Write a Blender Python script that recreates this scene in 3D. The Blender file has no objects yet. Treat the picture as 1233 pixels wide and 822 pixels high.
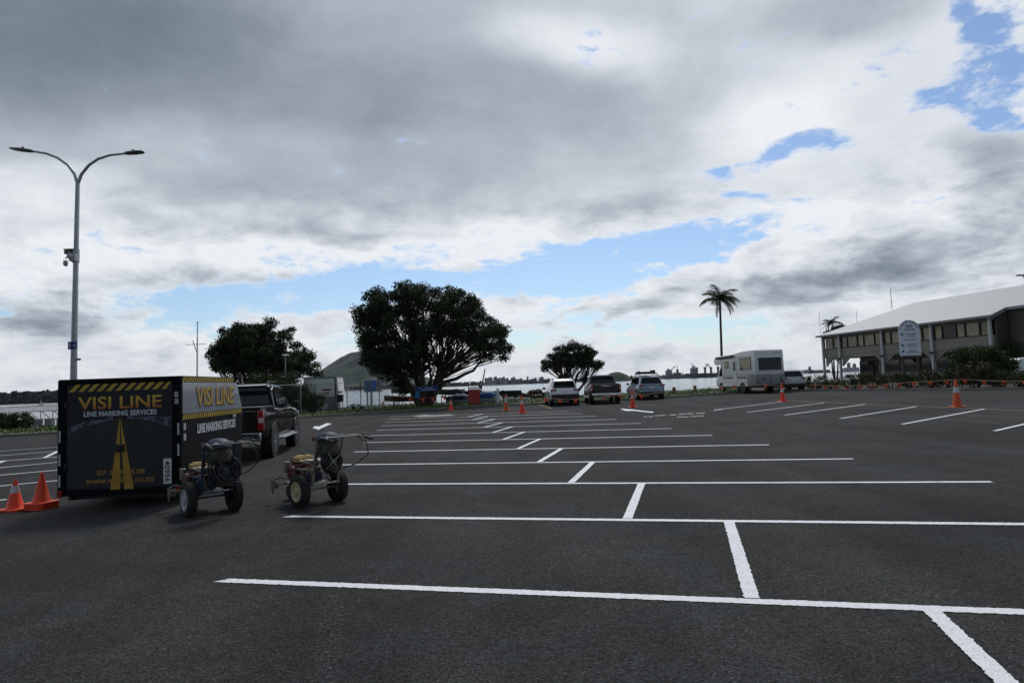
import bpy, bmesh, math, random
from mathutils import Vector, Matrix, noise
R = math.radians
PI = math.pi
rnd = random.Random(11)
scn = bpy.context.scene
COL = scn.collection

# ------------------------------------------------------------ camera
FPX, PITCH, ROLL, EYE = 790.0, R(3.65), R(2.10), 1.55
cF = Vector((0, math.cos(PITCH), math.sin(PITCH)))
u0 = Vector((0, -math.sin(PITCH), math.cos(PITCH))); r0 = Vector((1, 0, 0))
cR = r0*math.cos(ROLL) - u0*math.sin(ROLL)
cU = u0*math.cos(ROLL) + r0*math.sin(ROLL)
cam = bpy.data.cameras.new('camera'); camo = bpy.data.objects.new('camera', cam); COL.objects.link(camo)
m = Matrix((cR, cU, -cF)).transposed().to_4x4(); m.translation = Vector((0, 0, EYE)); camo.matrix_world = m
cam.sensor_width = 36; cam.lens = 36*FPX/1233; cam.clip_end = 60000; cam.clip_start = 0.05
scn.camera = camo

# ------------------------------------------------------------ world: daylight sky with broken cloud
SUN_AZ, SUN_EL = R(4), R(50)
HOLES = [(-20.7, 7.6, 12.6, 2.4, 6.1, 1.15), (-9.7, 9.2, 7.2, 1.8, 1.9, 0.9), (-1.0, 9.2, 8.7, 2.0, 0.4, 0.95), (8.8, 9.9, 10.9, 2.4, 5.4, 1.2), (17.3, 11.2, 3.9, 1.9, 14.6, 1.2), (24.9, 17.5, 3.6, 1.4, -5.2, 0.85), (20.9, 16.9, 3.1, 1.0, 6.5, 0.75), (17.6, 16.2, 1.3, 1.1, -7.1, 0.95), (38.1, 21.2, 4.0, 2.6, -37.1, 1.0), (34.8, 24.2, 2.4, 1.3, -35.3, 0.75), (35.9, 18.7, 4.5, 1.6, -25.7, 0.8), (29.0, 15.1, 2.8, 0.7, -10.5, 0.5), (3.2, 4.2, 7.9, 1.3, 5.4, 0.7), (16.5, 4.0, 9.4, 1.3, -1.6, 0.9), (-13.6, 4.7, 3.5, 1.7, 9.1, 0.55), (-37.7, 5.5, 1.1, 0.9, 1.5, 0.8), (21.7, 13.7, 3.7, 0.8, 2.5, 0.5), (38.2, 16.4, 1.6, 1.0, -14.6, 0.7), (19.1, 14.1, 2.0, 0.7, -7.0, 0.7)]
DARKS = [(-19.7, 25.1, 49.9, 13.0, -0.6, 0.45), (-35.4, 25.7, 18.1, 7.0, 9.7, 0.3), (-12.2, 23.8, 11.0, 2.9, 0.7, 0.08), (6.9, 21.6, 7.9, 2.6, -5.6, 0.08), (-6.6, 17.0, 19.0, 2.8, 2.8, 0.06), (-24.3, 16.1, 7.1, 1.5, 3.7, 0.12), (27.5, 26.3, 8.7, 2.3, -6.2, 0.22), (6.4, 27.2, 8.7, 2.6, -10.2, -0.36), (-21.7, 20.1, 11.7, 1.5, 6.2, -0.07), (-36.3, 15.0, 5.7, 2.3, 7.2, -0.12), (-13.2, 11.3, 18.8, 1.4, 1.6, -0.4), (0.6, 13.0, 8.0, 1.7, 6.6, -0.32), (34.0, 8.5, 9.7, 2.8, 0.6, 0.42), (23.7, 6.6, 9.5, 1.5, -2.4, 0.38), (29.6, 6.9, 6.2, 1.5, -6.6, 0.12), (37.3, 14.3, 3.2, 2.5, -13.2, 0.36), (9.8, 14.5, 5.2, 1.7, 4.6, 0.26), (-35.5, 6.1, 4.3, 1.4, -4.5, 0.44), (9.0, 5.9, 6.9, 0.9, 6.6, 0.25), (22.7, 19.7, 6.4, 3.9, 9.3, -0.28), (22.2, 12.5, 9.3, 1.2, 2.3, -0.2), (-28.4, 14.3, 3.5, 1.2, 4.7, 0.06), (-0.4, 25.8, 3.0, 3.8, -2.2, 0.0)]
world = bpy.data.worlds.new('World'); scn.world = world; world.use_nodes = True
def build_world():
    nt = world.node_tree; N = nt.nodes; L = nt.links; N.clear()
    def nd(t, **k):
        n = N.new(t)
        for a, b in k.items(): setattr(n, a, b)
        return n
    def mth(op, a, b=None, c=None, clamp=False):
        n = nd('ShaderNodeMath', operation=op); n.use_clamp = clamp
        for i, v in enumerate((a, b, c)):
            if v is None: continue
            if isinstance(v, (int, float)): n.inputs[i].default_value = v
            else: L.new(v, n.inputs[i])
        return n.outputs[0]
    tc = nd('ShaderNodeTexCoord'); D = tc.outputs['Generated']
    sp = nd('ShaderNodeSeparateXYZ'); L.new(D, sp.inputs[0]); X, Y, Z = sp.outputs
    az = mth('MULTIPLY', mth('ARCTAN2', X, Y), 180/PI)
    el = mth('MULTIPLY', mth('ARCSINE', Z), 180/PI)
    # cloud-deck coordinates: flattened towards the horizon
    den = mth('ADD', mth('ABSOLUTE', Z), 0.16)
    pc = nd('ShaderNodeCombineXYZ'); L.new(mth('DIVIDE', X, den), pc.inputs[0]); L.new(mth('DIVIDE', Y, den), pc.inputs[1])
    def noi(scale, detail, rough, vec, off=0.0, dist=0.0):
        n = nd('ShaderNodeTexNoise'); n.inputs['Scale'].default_value = scale; n.inputs['Detail'].default_value = detail
        n.inputs['Roughness'].default_value = rough; n.inputs['Distortion'].default_value = dist
        a = nd('ShaderNodeVectorMath', operation='ADD'); L.new(vec, a.inputs[0]); a.inputs[1].default_value = (off, off*.7, off*.3)
        L.new(a.outputs[0], n.inputs['Vector']); return n
    w1 = noi(1.6, 5, .6, pc.outputs[0], 3.1)
    ae = nd('ShaderNodeCombineXYZ'); L.new(az, ae.inputs[0]); L.new(el, ae.inputs[1])
    ws = nd('ShaderNodeVectorMath', operation='SUBTRACT'); L.new(w1.outputs['Color'], ws.inputs[0]); ws.inputs[1].default_value = (.5, .5, .5)
    wm = nd('ShaderNodeVectorMath', operation='MULTIPLY'); L.new(ws.outputs[0], wm.inputs[0]); wm.inputs[1].default_value = (13, 5, 0)
    wa = nd('ShaderNodeVectorMath', operation='ADD'); L.new(ae.outputs[0], wa.inputs[0]); L.new(wm.outputs[0], wa.inputs[1])
    def blobs(lst):
        acc = None
        for (a, e, ra, re, rot, amp) in lst:
            mp = nd('ShaderNodeMapping', vector_type='TEXTURE')
            mp.inputs['Location'].default_value = (a, e, 0); mp.inputs['Rotation'].default_value = (0, 0, R(rot)); mp.inputs['Scale'].default_value = (ra*1.5, re*1.5, 1)
            L.new(wa.outputs[0], mp.inputs['Vector'])
            ln = nd('ShaderNodeVectorMath', operation='LENGTH'); L.new(mp.outputs[0], ln.inputs[0])
            mr = nd('ShaderNodeMapRange', interpolation_type='SMOOTHERSTEP'); L.new(ln.outputs['Value'], mr.inputs['Value'])
            mr.inputs['From Min'].default_value = 0.0; mr.inputs['From Max'].default_value = 1.0
            mr.inputs['To Min'].default_value = amp; mr.inputs['To Max'].default_value = 0
            acc = mr.outputs[0] if acc is None else mth('ADD', acc, mr.outputs[0])
        return acc
    holes, darks = blobs(HOLES), blobs(DARKS)
    n1 = noi(2.4, 9, .58, pc.outputs[0], 0.4, .3).outputs['Fac']
    n2 = noi(0.9, 5, .5, pc.outputs[0], 7.7, .2).outputs['Fac']
    n3 = noi(7.0, 8, .6, pc.outputs[0], 5.2, .2).outputs['Fac']
    n4 = noi(9.0, 7, .6, D, 2.2, .1).outputs['Fac']
    nn = mth('ADD', mth('MULTIPLY', mth('SUBTRACT', n1, .5), 1.0), mth('MULTIPLY', mth('SUBTRACT', n4, .5), .8))
    dz_ = nd('ShaderNodeVectorMath', operation='MULTIPLY'); L.new(D, dz_.inputs[0]); dz_.inputs[1].default_value = (1, 1, 2.3)
    n5 = noi(11.0, 9, .62, dz_.outputs[0], 4.4, .25).outputs['Fac']
    # cover
    cv = mth('ADD', mth('SUBTRACT', 1.42, mth('MULTIPLY', holes, 1.55)), mth('MULTIPLY', nn, .7))
    cv = mth('ADD', cv, mth('MULTIPLY', mth('SUBTRACT', n5, .5), 4.2)); cv = mth('ADD', cv, mth('MULTIPLY', mth('SUBTRACT', n3, .5), 1.3)); n6 = noi(30.0, 7, .65, dz_.outputs[0], 9.1, .2).outputs['Fac']; cv = mth('ADD', cv, mth('MULTIPLY', mth('SUBTRACT', n6, .5), 2.4))
    cv = mth('ADD', cv, mth('MULTIPLY', darks, .75))
    al = nd('ShaderNodeMapRange', interpolation_type='SMOOTHSTEP'); L.new(cv, al.inputs['Value'])
    al.inputs['From Min'].default_value = -.05; al.inputs['From Max'].default_value = 1.1
    # thickness
    def mrng(v, a, b_, c, d):
        r = nd('ShaderNodeMapRange', interpolation_type='SMOOTHSTEP'); L.new(v, r.inputs['Value'])
        for k_, q_ in (('From Min', a), ('From Max', b_), ('To Min', c), ('To Max', d)): r.inputs[k_].default_value = q_
        return r.outputs[0]
    gain = mrng(el, 9, 20, .80, .34)
    tn = mth('ADD', mth('MULTIPLY', mth('SUBTRACT', n2, .5), .50), mth('MULTIPLY', mth('SUBTRACT', n1, .5), .55))
    tn = mth('ADD', tn, mth('MULTIPLY', mth('SUBTRACT', n4, .5), .55))
    tn = mth('ADD', tn, mth('MULTIPLY', mth('SUBTRACT', n3, .5), .14))
    tk = mth('ADD', darks, mth('MULTIPLY', tn, gain))
    tk = mth('ADD', tk, mth('MULTIPLY', mth('SUBTRACT', n5, .5), mrng(el, 9, 19, 1.35, .16)))
    tk = mth('ADD', tk, mrng(el, 12, 18, -.01, 0))
    tk = mth('ADD', tk, mrng(Y, -.25, .35, .62, 0)); tk = mth('ADD', tk, mrng(Z, .60, .85, 0, .30))   # unseen deck overhead and behind, darkened to dim the light on the ground
    edge = mth('MULTIPLY', mth('SUBTRACT', 1.0, al.outputs[0]), -.25)
    tk = mth('ADD', mth('ADD', tk, .10), edge)
    cr = nd('ShaderNodeValToRGB'); L.new(tk, cr.inputs[0]); e = cr.color_ramp.elements
    e[0].position = 0.0; e[0].color = (.86, .885, .925, 1); e[1].position = 1.0; e[1].color = (.115, .150, .185, 1)
    for p, c in ((.20, (.70, .74, .79)), (.42, (.450, .500, .565)), (.62, (.288, .335, .390)), (.82, (.176, .218, .265))):
        q = e.new(p); q.color = (*c, 1)
    sky = nd('ShaderNodeTexSky', sky_type='NISHITA'); sky.sun_disc = False; sky.sun_elevation = SUN_EL; sky.sun_rotation = SUN_AZ
    sky.dust_density = .6; sky.air_density = 1.0; sky.ozone_density = 1.5
    wb = nd('ShaderNodeVectorMath', operation='MULTIPLY'); L.new(sky.outputs[0], wb.inputs[0]); wb.inputs[1].default_value = (.86, .97, 1.10)
    b1 = nd('ShaderNodeBackground'); L.new(wb.outputs[0], b1.inputs[0]); b1.inputs[1].default_value = .10
    b2 = nd('ShaderNodeBackground'); L.new(cr.outputs[0], b2.inputs[0]); b2.inputs[1].default_value = 1.0
    mx = nd('ShaderNodeMixShader'); L.new(al.outputs[0], mx.inputs[0]); L.new(b1.outputs[0], mx.inputs[1]); L.new(b2.outputs[0], mx.inputs[2])
    out = nd('ShaderNodeOutputWorld'); L.new(mx.outputs[0], out.inputs[0])
build_world()
world.cycles.sampling_method = 'MANUAL'; world.cycles.sample_map_resolution = 512

sun = bpy.data.lights.new('sun', 'SUN'); sun.energy = 1.6; sun.angle = R(14); sun.color = (1, .98, .95)
suno = bpy.data.objects.new('sun', sun); COL.objects.link(suno)
sd = Vector((math.sin(SUN_AZ)*math.cos(SUN_EL), math.cos(SUN_AZ)*math.cos(SUN_EL), math.sin(SUN_EL)))
suno.rotation_euler = sd.to_track_quat('Z', 'Y').to_euler(); suno.location = (0, 0, 60)
vs = scn.view_settings; vs.view_transform = 'Standard'; vs.look = 'None'; vs.gamma = 1; vs.exposure = 0; vs.use_curve_mapping = False

# ------------------------------------------------------------ placement: the photograph's view rays meet the ground plane or a distance
GA, GB = .0068, .00096                       # the car park falls gently to the left
def gz(x, y): return GA*max(-60, min(60, x)) + GB*max(-60, min(90, y))
def ray(px, py): return cF + cR*((px-616.5)/FPX) - cU*((py-411)/FPX)
def G(px, py, dz=0.0):
    d = ray(px, py); t = (EYE-dz)/(GA*d.x + GB*d.y - d.z); return Vector((d.x*t, d.y*t, EYE + d.z*t))
def at(px, py, Y):
    d = ray(px, py); t = Y/d.y; return Vector((d.x*t, Y, EYE + d.z*t))
def onground(px, Y):
    p = at(px, 461, Y); return Vector((p.x, Y, gz(p.x, Y)))

# ------------------------------------------------------------ materials
MC = {}
def mat(name, col, rough=.6, metal=0.0, var=.12, vs_=3.0, bump=0.0, bs=40.0, coat=0.0, spec=.5, trans=0.0):
    if name in MC: return MC[name]
    mt = bpy.data.materials.new(name); mt.use_nodes = True; nt = mt.node_tree; L = nt.links; b = nt.nodes['Principled BSDF']
    b.inputs['Roughness'].default_value = rough; b.inputs['Metallic'].default_value = metal
    b.inputs['Coat Weight'].default_value = coat; b.inputs['Coat Roughness'].default_value = .05
    b.inputs['Specular IOR Level'].default_value = spec; b.inputs['Transmission Weight'].default_value = trans
    tc = nt.nodes.new('ShaderNodeTexCoord')
    n = nt.nodes.new('ShaderNodeTexNoise'); n.inputs['Scale'].default_value = vs_; n.inputs['Detail'].default_value = 6; n.inputs['Roughness'].default_value = .65
    L.new(tc.outputs['Object'], n.inputs['Vector'])
    cr = nt.nodes.new('ShaderNodeValToRGB'); e = cr.color_ramp.elements
    e[0].position = .3; e[0].color = (*[max(0, c*(1-var)) for c in col], 1); e[1].position = .7; e[1].color = (*[min(1, c*(1+var)) for c in col], 1)
    L.new(n.outputs['Fac'], cr.inputs[0]); L.new(cr.outputs[0], b.inputs['Base Color'])
    if bump:
        n2 = nt.nodes.new('ShaderNodeTexNoise'); n2.inputs['Scale'].default_value = bs; n2.inputs['Detail'].default_value = 4
        L.new(tc.outputs['Object'], n2.inputs['Vector'])
        bp = nt.nodes.new('ShaderNodeBump'); bp.inputs['Strength'].default_value = bump; bp.inputs['Distance'].default_value = .02
        L.new(n2.outputs['Fac'], bp.inputs['Height']); L.new(bp.outputs[0], b.inputs['Normal'])
    MC[name] = mt; return mt
def tree_of(mt): return mt.node_tree, mt.node_tree.nodes, mt.node_tree.links, mt.node_tree.nodes['Principled BSDF']

def asphalt_mat():
    mt = bpy.data.materials.new('asphalt'); mt.use_nodes = True; nt, N, L, b = tree_of(mt)
    tc = N.new('ShaderNodeTexCoord'); P = tc.outputs['Object']
    def noi(s, d, r=.6):
        n = N.new('ShaderNodeTexNoise'); n.inputs['Scale'].default_value = s; n.inputs['Detail'].default_value = d; n.inputs['Roughness'].default_value = r; L.new(P, n.inputs['Vector']); return n.outputs['Fac']
    def ramp(f, a, c):
        r = N.new('ShaderNodeMapRange'); L.new(f, r.inputs[0]); r.inputs[1].default_value = a[0]; r.inputs[2].default_value = a[1]; r.inputs[3].default_value = c[0]; r.inputs[4].default_value = c[1]; return r.outputs[0]
    def mul(a, c):
        n = N.new('ShaderNodeMath'); n.operation = 'MULTIPLY'; L.new(a, n.inputs[0])
        if isinstance(c, float): n.inputs[1].default_value = c
        else: L.new(c, n.inputs[1])
        return n.outputs[0]
    vo = N.new('ShaderNodeTexVoronoi'); vo.inputs['Scale'].default_value = 95; L.new(P, vo.inputs['Vector'])
    hs = N.new('ShaderNodeSeparateColor'); L.new(vo.outputs['Color'], hs.inputs[0])
    stone = ramp(hs.outputs[0], (0, 1), (.35, 1.75))
    pale = ramp(hs.outputs[1], (.93, .99), (1.0, 2.1))           # a few pale chips
    f1 = ramp(noi(28, 3, .7), (.3, .7), (.70, 1.32))
    f2 = ramp(noi(.24, 6), (.3, .7), (.60, 1.42))
    f3 = ramp(noi(1.9, 5, .7), (.3, .7), (.88, 1.12))
    # tyre-worn lanes: long soft streaks
    mp = N.new('ShaderNodeMapping'); mp.inputs['Scale'].default_value = (.9, .07, 1); mp.inputs['Rotation'].default_value = (0, 0, R(25)); L.new(P, mp.inputs['Vector'])
    n4 = N.new('ShaderNodeTexNoise'); n4.inputs['Scale'].default_value = 1.1; n4.inputs['Detail'].default_value = 5; L.new(mp.outputs[0], n4.inputs['Vector'])
    f4 = ramp(n4.outputs['Fac'], (.35, .65), (.84, 1.20))
    v = mul(mul(mul(mul(mul(stone, pale), f1), f2), f3), f4)
    # fine cracks where the surface has aged
    wn = N.new('ShaderNodeTexNoise'); wn.inputs['Scale'].default_value = 1.3; wn.inputs['Detail'].default_value = 6; L.new(P, wn.inputs['Vector'])
    wv = N.new('ShaderNodeVectorMath'); wv.operation = 'MULTIPLY_ADD'; L.new(wn.outputs['Color'], wv.inputs[0]); wv.inputs[1].default_value = (.9, .9, 0); L.new(P, wv.inputs[2])
    ck = N.new('ShaderNodeTexVoronoi'); ck.feature = 'DISTANCE_TO_EDGE'; ck.inputs['Scale'].default_value = .33; L.new(wv.outputs[0], ck.inputs['Vector'])
    cm = ramp(noi(.21, 2), (.50, .60), (0, 1)); cl_ = ramp(ck.outputs['Distance'], (.0005, .0045), (.45, 0))
    crack = N.new('ShaderNodeMath'); crack.operation = 'MULTIPLY_ADD'; L.new(cl_, crack.inputs[0]); L.new(cm, crack.inputs[1]); crack.inputs[2].default_value = 0
    inv = N.new('ShaderNodeMath'); inv.operation = 'SUBTRACT'; inv.inputs[0].default_value = 1; L.new(crack.outputs[0], inv.inputs[1]); v = mul(v, inv.outputs[0])
    # oil drips
    oi = N.new('ShaderNodeTexVoronoi'); oi.inputs['Scale'].default_value = .42; L.new(wv.outputs[0], oi.inputs['Vector']); v = mul(v, ramp(oi.outputs['Distance'], (.05, .22), (.68, 1.0)))
    # greener and bluer patches
    tn = noi(.55, 5); cc = N.new('ShaderNodeCombineColor')
    for i, (c0, c1) in enumerate(((.0290, .0325), (.0310, .0318), (.0332, .0304))): L.new(mul(v, ramp(tn, (.35, .65), (c0, c1))), cc.inputs[i])
    L.new(cc.outputs[0], b.inputs['Base Color'])
    b.inputs['Roughness'].default_value = .86; b.inputs['Specular IOR Level'].default_value = .10
    bp = N.new('ShaderNodeBump'); bp.inputs['Strength'].default_value = .75; bp.inputs['Distance'].default_value = .006
    L.new(vo.outputs['Distance'], bp.inputs['Height']); L.new(bp.outputs[0], b.inputs['Normal'])
    return mt
def water_mat():
    mt = bpy.data.materials.new('sea_water'); mt.use_nodes = True; nt, N, L, b = tree_of(mt)
    b.inputs['Base Color'].default_value = (.12, .135, .14, 1); b.inputs['Roughness'].default_value = .12; b.inputs['IOR'].default_value = 1.33
    b.inputs['Specular IOR Level'].default_value = .5
    tc = N.new('ShaderNodeTexCoord'); n = N.new('ShaderNodeTexNoise'); n.inputs['Scale'].default_value = .55; n.inputs['Detail'].default_value = 8; n.inputs['Roughness'].default_value = .7
    mp = N.new('ShaderNodeMapping'); mp.inputs['Scale'].default_value = (1, 1.0, 1); L.new(tc.outputs['Object'], mp.inputs[0]); L.new(mp.outputs[0], n.inputs[0])
    bp = N.new('ShaderNodeBump'); bp.inputs['Strength'].default_value = 1.0; bp.inputs['Distance'].default_value = .22
    L.new(n.outputs['Fac'], bp.inputs['Height']); L.new(bp.outputs[0], b.inputs['Normal']); return mt
def paint_mat(name, col, wear=.0):
    mt = mat(name, col, .6, var=.05, vs_=9, bump=.35, bs=160)
    nt, N, L, b = tree_of(mt); tc = N.new('ShaderNodeTexCoord'); vo = N.new('ShaderNodeTexVoronoi'); vo.inputs['Scale'].default_value = 95; L.new(tc.outputs['Object'], vo.inputs[0])
    hs = N.new('ShaderNodeSeparateColor'); L.new(vo.outputs['Color'], hs.inputs[0]); sp = N.new('ShaderNodeMapRange'); L.new(hs.outputs[0], sp.inputs[0]); sp.inputs[1].default_value = .80; sp.inputs[2].default_value = 1.0; sp.inputs[3].default_value = 1.0; sp.inputs[4].default_value = .62
    src = b.inputs['Base Color'].links[0].from_socket; vm = N.new('ShaderNodeVectorMath'); vm.operation = 'SCALE'; L.new(src, vm.inputs[0]); L.new(sp.outputs[0], vm.inputs['Scale']); L.new(vm.outputs[0], b.inputs['Base Color'])
    if wear:
        nt, N, L, b = tree_of(mt); tc = N.new('ShaderNodeTexCoord'); n = N.new('ShaderNodeTexNoise'); n.inputs['Scale'].default_value = 26; n.inputs['Detail'].default_value = 7; n.inputs['Roughness'].default_value = .75
        L.new(tc.outputs['Object'], n.inputs[0]); r = N.new('ShaderNodeMapRange'); L.new(n.outputs['Fac'], r.inputs[0])
        r.inputs[1].default_value = wear-.06; r.inputs[2].default_value = wear+.06; L.new(r.outputs[0], b.inputs['Alpha'])
    return mt
def leaf_mat(name, c1, c2, s=.7):
    mt = bpy.data.materials.new(name); mt.use_nodes = True; nt, N, L, b = tree_of(mt)
    g = N.new('ShaderNodeNewGeometry'); tc = N.new('ShaderNodeTexCoord'); n = N.new('ShaderNodeTexNoise'); n.inputs['Scale'].default_value = s; n.inputs['Detail'].default_value = 3
    L.new(tc.outputs['Object'], n.inputs[0])
    a = N.new('ShaderNodeMath'); a.operation = 'MULTIPLY_ADD'; L.new(g.outputs['Random Per Island'], a.inputs[0]); a.inputs[1].default_value = .55
    s2 = N.new('ShaderNodeMapRange'); L.new(n.outputs['Fac'], s2.inputs[0]); s2.inputs[1].default_value = .3; s2.inputs[2].default_value = .7; s2.inputs[4].default_value = .45; L.new(s2.outputs[0], a.inputs[2])
    cr = N.new('ShaderNodeValToRGB'); e = cr.color_ramp.elements; e[0].color = (*c1, 1); e[1].color = (*c2, 1); L.new(a.outputs[0], cr.inputs[0])
    L.new(cr.outputs[0], b.inputs['Base Color']); b.inputs['Roughness'].default_value = .7; b.inputs['Specular IOR Level'].default_value = .12
    return mt
M_asph = asphalt_mat(); M_sea = water_mat()
M_white = paint_mat('fresh_white_road_paint', (.83, .84, .88)); M_old = paint_mat('worn_white_road_paint', (.55, .55, .54), .50)
M_yel = paint_mat('worn_yellow_road_paint', (.42, .30, .07), .47); M_ghost = paint_mat('scraped_old_paint', (.031, .032, .031), .585)
M_kerb = mat('concrete_kerb', (.17, .16, .145), .9, var=.25, vs_=1.2, bump=.3)
M_grass = mat('grass_turf', (.036, .066, .012), .9, var=.45, vs_=1.7, bump=.8, bs=30)
M_soil = mat('soil', (.045, .036, .026), .95, var=.3, vs_=2, bump=.6)
M_leafA = leaf_mat('dark_evergreen_leaves', (.014, .024, .011), (.052, .074, .032))
M_leafB = leaf_mat('shrub_leaves', (.018, .032, .010), (.060, .085, .026))
M_leafC = leaf_mat('olive_shrub_leaves', (.030, .034, .012), (.085, .085, .035))
M_palm = leaf_mat('palm_leaves', (.020, .034, .010), (.060, .075, .024))
M_bark = mat('bark', (.060, .048, .038), .9, var=.35, vs_=5, bump=.8, bs=12)
M_tyre = mat('tyre_rubber', (.016, .016, .016), .85, var=.25, vs_=10, bump=.3)
M_blackp = mat('black_car_paint', (.003, .003, .0035), .12, var=.1, coat=.0, spec=.10)
M_blackpl = mat('black_plastic', (.013, .013, .014), .55, var=.2)
M_glass = mat('dark_glass', (.008, .010, .011), .05, var=.1, spec=.5)
M_chrome = mat('chrome', (.62, .63, .65), .14, 1.0, var=.06)
M_steel = mat('galvanised_steel', (.36, .38, .40), .42, .75, var=.15, vs_=6)
M_red = mat('red_lens', (.30, .010, .012), .18, var=.1, coat=.6)
M_wlens = mat('clear_lens', (.6, .55, .5), .12, var=.05, coat=.6)
M_amber = mat('amber_lens', (.6, .22, .03), .2, var=.05)
M_plate = mat('white_plate', (.72, .72, .72), .4, var=.04)
M_ink = mat('black_ink', (.010, .010, .011), .5, var=.05)
M_orange = mat('cone_orange', (.84, .062, .018), .55, var=.14, vs_=7)
M_orange_d = mat('faded_cone_orange', (.62, .10, .03), .6, var=.2, vs_=9)
M_reflect = mat('reflective_collar', (.52, .54, .57), .35, var=.18, vs_=12)
M_flag = mat('orange_flag', (.92, .12, .04), .6, var=.1)
M_rope = mat('rope', (.42, .30, .20), .8)
M_wp = mat('white_paint', (.72, .73, .74), .4, var=.08, vs_=2, coat=.4)
M_silver = mat('silver_blue_paint', (.20, .26, .34), .28, .55, var=.06, coat=.8)
M_timber = mat('dark_timber', (.07, .05, .035), .85, var=.3, vs_=4)

# ------------------------------------------------------------ mesh builder
class MB:
    def __init__(s, X=None): s.v = []; s.f = []; s.mi = []; s.X = X or Matrix(); s.cur = 0
    def add(s, vs, fs):
        o = len(s.v); s.v += [s.X @ Vector(p) for p in vs]; s.f += [[o+i for i in f] for f in fs]; s.mi += [s.cur]*len(fs); return s
    def box(s, c, d, rot=None, taper=1.0):
        x, y, z = d[0]/2, d[1]/2, d[2]/2; c = Vector(c)
        vs = [Vector((i*x*(taper if k > 0 else 1), j*y*(taper if k > 0 else 1), k*z)) for k in (-1, 1) for j in (-1, 1) for i in (-1, 1)]
        if rot is not None: vs = [rot @ p for p in vs]
        return s.add([p+c for p in vs], [(0, 2, 3, 1), (4, 5, 7, 6), (0, 1, 5, 4), (2, 6, 7, 3), (0, 4, 6, 2), (1, 3, 7, 5)])
    def bar(s, a, b, w, h=None):
        a, b = Vector(a), Vector(b); d = b-a; q = d.to_track_quat('Y', 'Z').to_matrix(); return s.box((a+b)/2, (w, d.length, h or w), q)
    def tube(s, pts, rad, n=8, cap=True):
        pts = [Vector(p) for p in pts]; k = len(pts); rads = rad if isinstance(rad, (list, tuple)) else [rad]*k
        vs = []; prev = None
        for i, p in enumerate(pts):
            t = (pts[min(i+1, k-1)]-pts[max(i-1, 0)])
            if t.length < 1e-9: t = Vector((0, 0, 1))
            t.normalize()
            if prev is None:
                a = Vector((1, 0, 0)) if abs(t.x) < .9 else Vector((0, 1, 0)); x = t.cross(a).normalized()
            else:
                x = (prev - t*prev.dot(t)); x = x.normalized() if x.length > 1e-6 else t.orthogonal().normalized()
            prev = x; y = t.cross(x)
            vs += [p + (x*math.cos(2*PI*j/n)+y*math.sin(2*PI*j/n))*rads[i] for j in range(n)]
        fs = [(i*n+j, i*n+(j+1) % n, (i+1)*n+(j+1) % n, (i+1)*n+j) for i in range(k-1) for j in range(n)]
        if cap: fs += [tuple(range(n))[::-1], tuple((k-1)*n+j for j in range(n))]
        return s.add(vs, fs)
    def lathe(s, prof, n=16, X=None, closed=False):
        X = X or Matrix(); vs = []; k = len(prof)
        for (r, z) in prof: vs += [X @ Vector((r*math.cos(2*PI*j/n), r*math.sin(2*PI*j/n), z)) for j in range(n)]
        fs = [(i*n+j, i*n+(j+1) % n, (i+1)*n+(j+1) % n, (i+1)*n+j) for i in range(k-1) for j in range(n)]
        if closed: fs += [((k-1)*n+j, (k-1)*n+(j+1) % n, (j+1) % n, j) for j in range(n)]
        else: fs += [tuple(range(n))[::-1], tuple((k-1)*n+j for j in range(n))]
        return s.add(vs, fs)
    def prism(s, poly, h, X=None):
        X = X or Matrix(); n = len(poly)
        vs = [X @ Vector((p[0], p[1], 0)) for p in poly]+[X @ Vector((p[0], p[1], h)) for p in poly]
        return s.add(vs, [tuple(range(n))[::-1], tuple(range(n, 2*n))]+[(i, (i+1) % n, n+(i+1) % n, n+i) for i in range(n)])
    def hull(s, quad, th):                     # thin slab from a polygon in space
        q = [Vector(p) for p in quad]; nn = Vector((0, 0, 0)); n = len(q)
        for i in range(n): nn += q[i].cross(q[(i+1) % n])
        nn.normalize(); vs = q+[p-nn*th for p in q]
        return s.add(vs, [tuple(range(n)), tuple(range(n, 2*n))[::-1]]+[(i, n+i, n+(i+1) % n, (i+1) % n) for i in range(n)])
    def loft(s, secs, cap=True):
        n = len(secs[0]); k = len(secs); vs = [p for c in secs for p in c]
        fs = [(i*n+j, i*n+(j+1) % n, (i+1)*n+(j+1) % n, (i+1)*n+j) for i in range(k-1) for j in range(n)]
        if cap: fs += [tuple(range(n))[::-1], tuple((k-1)*n+j for j in range(n))]
        return s.add(vs, fs)
    def build(s, name, m_, parent=None, smooth=None, bevel=0, label=None, fix=True):
        me = bpy.data.meshes.new(name); me.from_pydata([tuple(p) for p in s.v], [], s.f)
        for q in (m_ if isinstance(m_, list) else [m_]): me.materials.append(q)
        if any(s.mi): me.polygons.foreach_set('material_index', s.mi)
        if fix:
            b = bmesh.new(); b.from_mesh(me); bmesh.ops.recalc_face_normals(b, faces=b.faces)
            if bevel:
                ed = [e for e in b.edges if len(e.link_faces) == 2 and e.calc_face_angle(0) > .5]
                bmesh.ops.bevel(b, geom=ed, offset=bevel, segments=2, profile=.6, affect='EDGES', clamp_overlap=True)
            b.to_mesh(me); b.free()
        if smooth is not None:
            me.shade_smooth(); me.set_sharp_from_angle(angle=R(smooth))
        me.update(); o = bpy.data.objects.new(name, me); COL.objects.link(o)
        if parent: o.parent = parent
        if label: o['label'] = label
        return o
def tag(o, label, cat, group=None):
    o['label'] = label; o['category'] = cat
    if group: o['group'] = group
    return o
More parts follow.
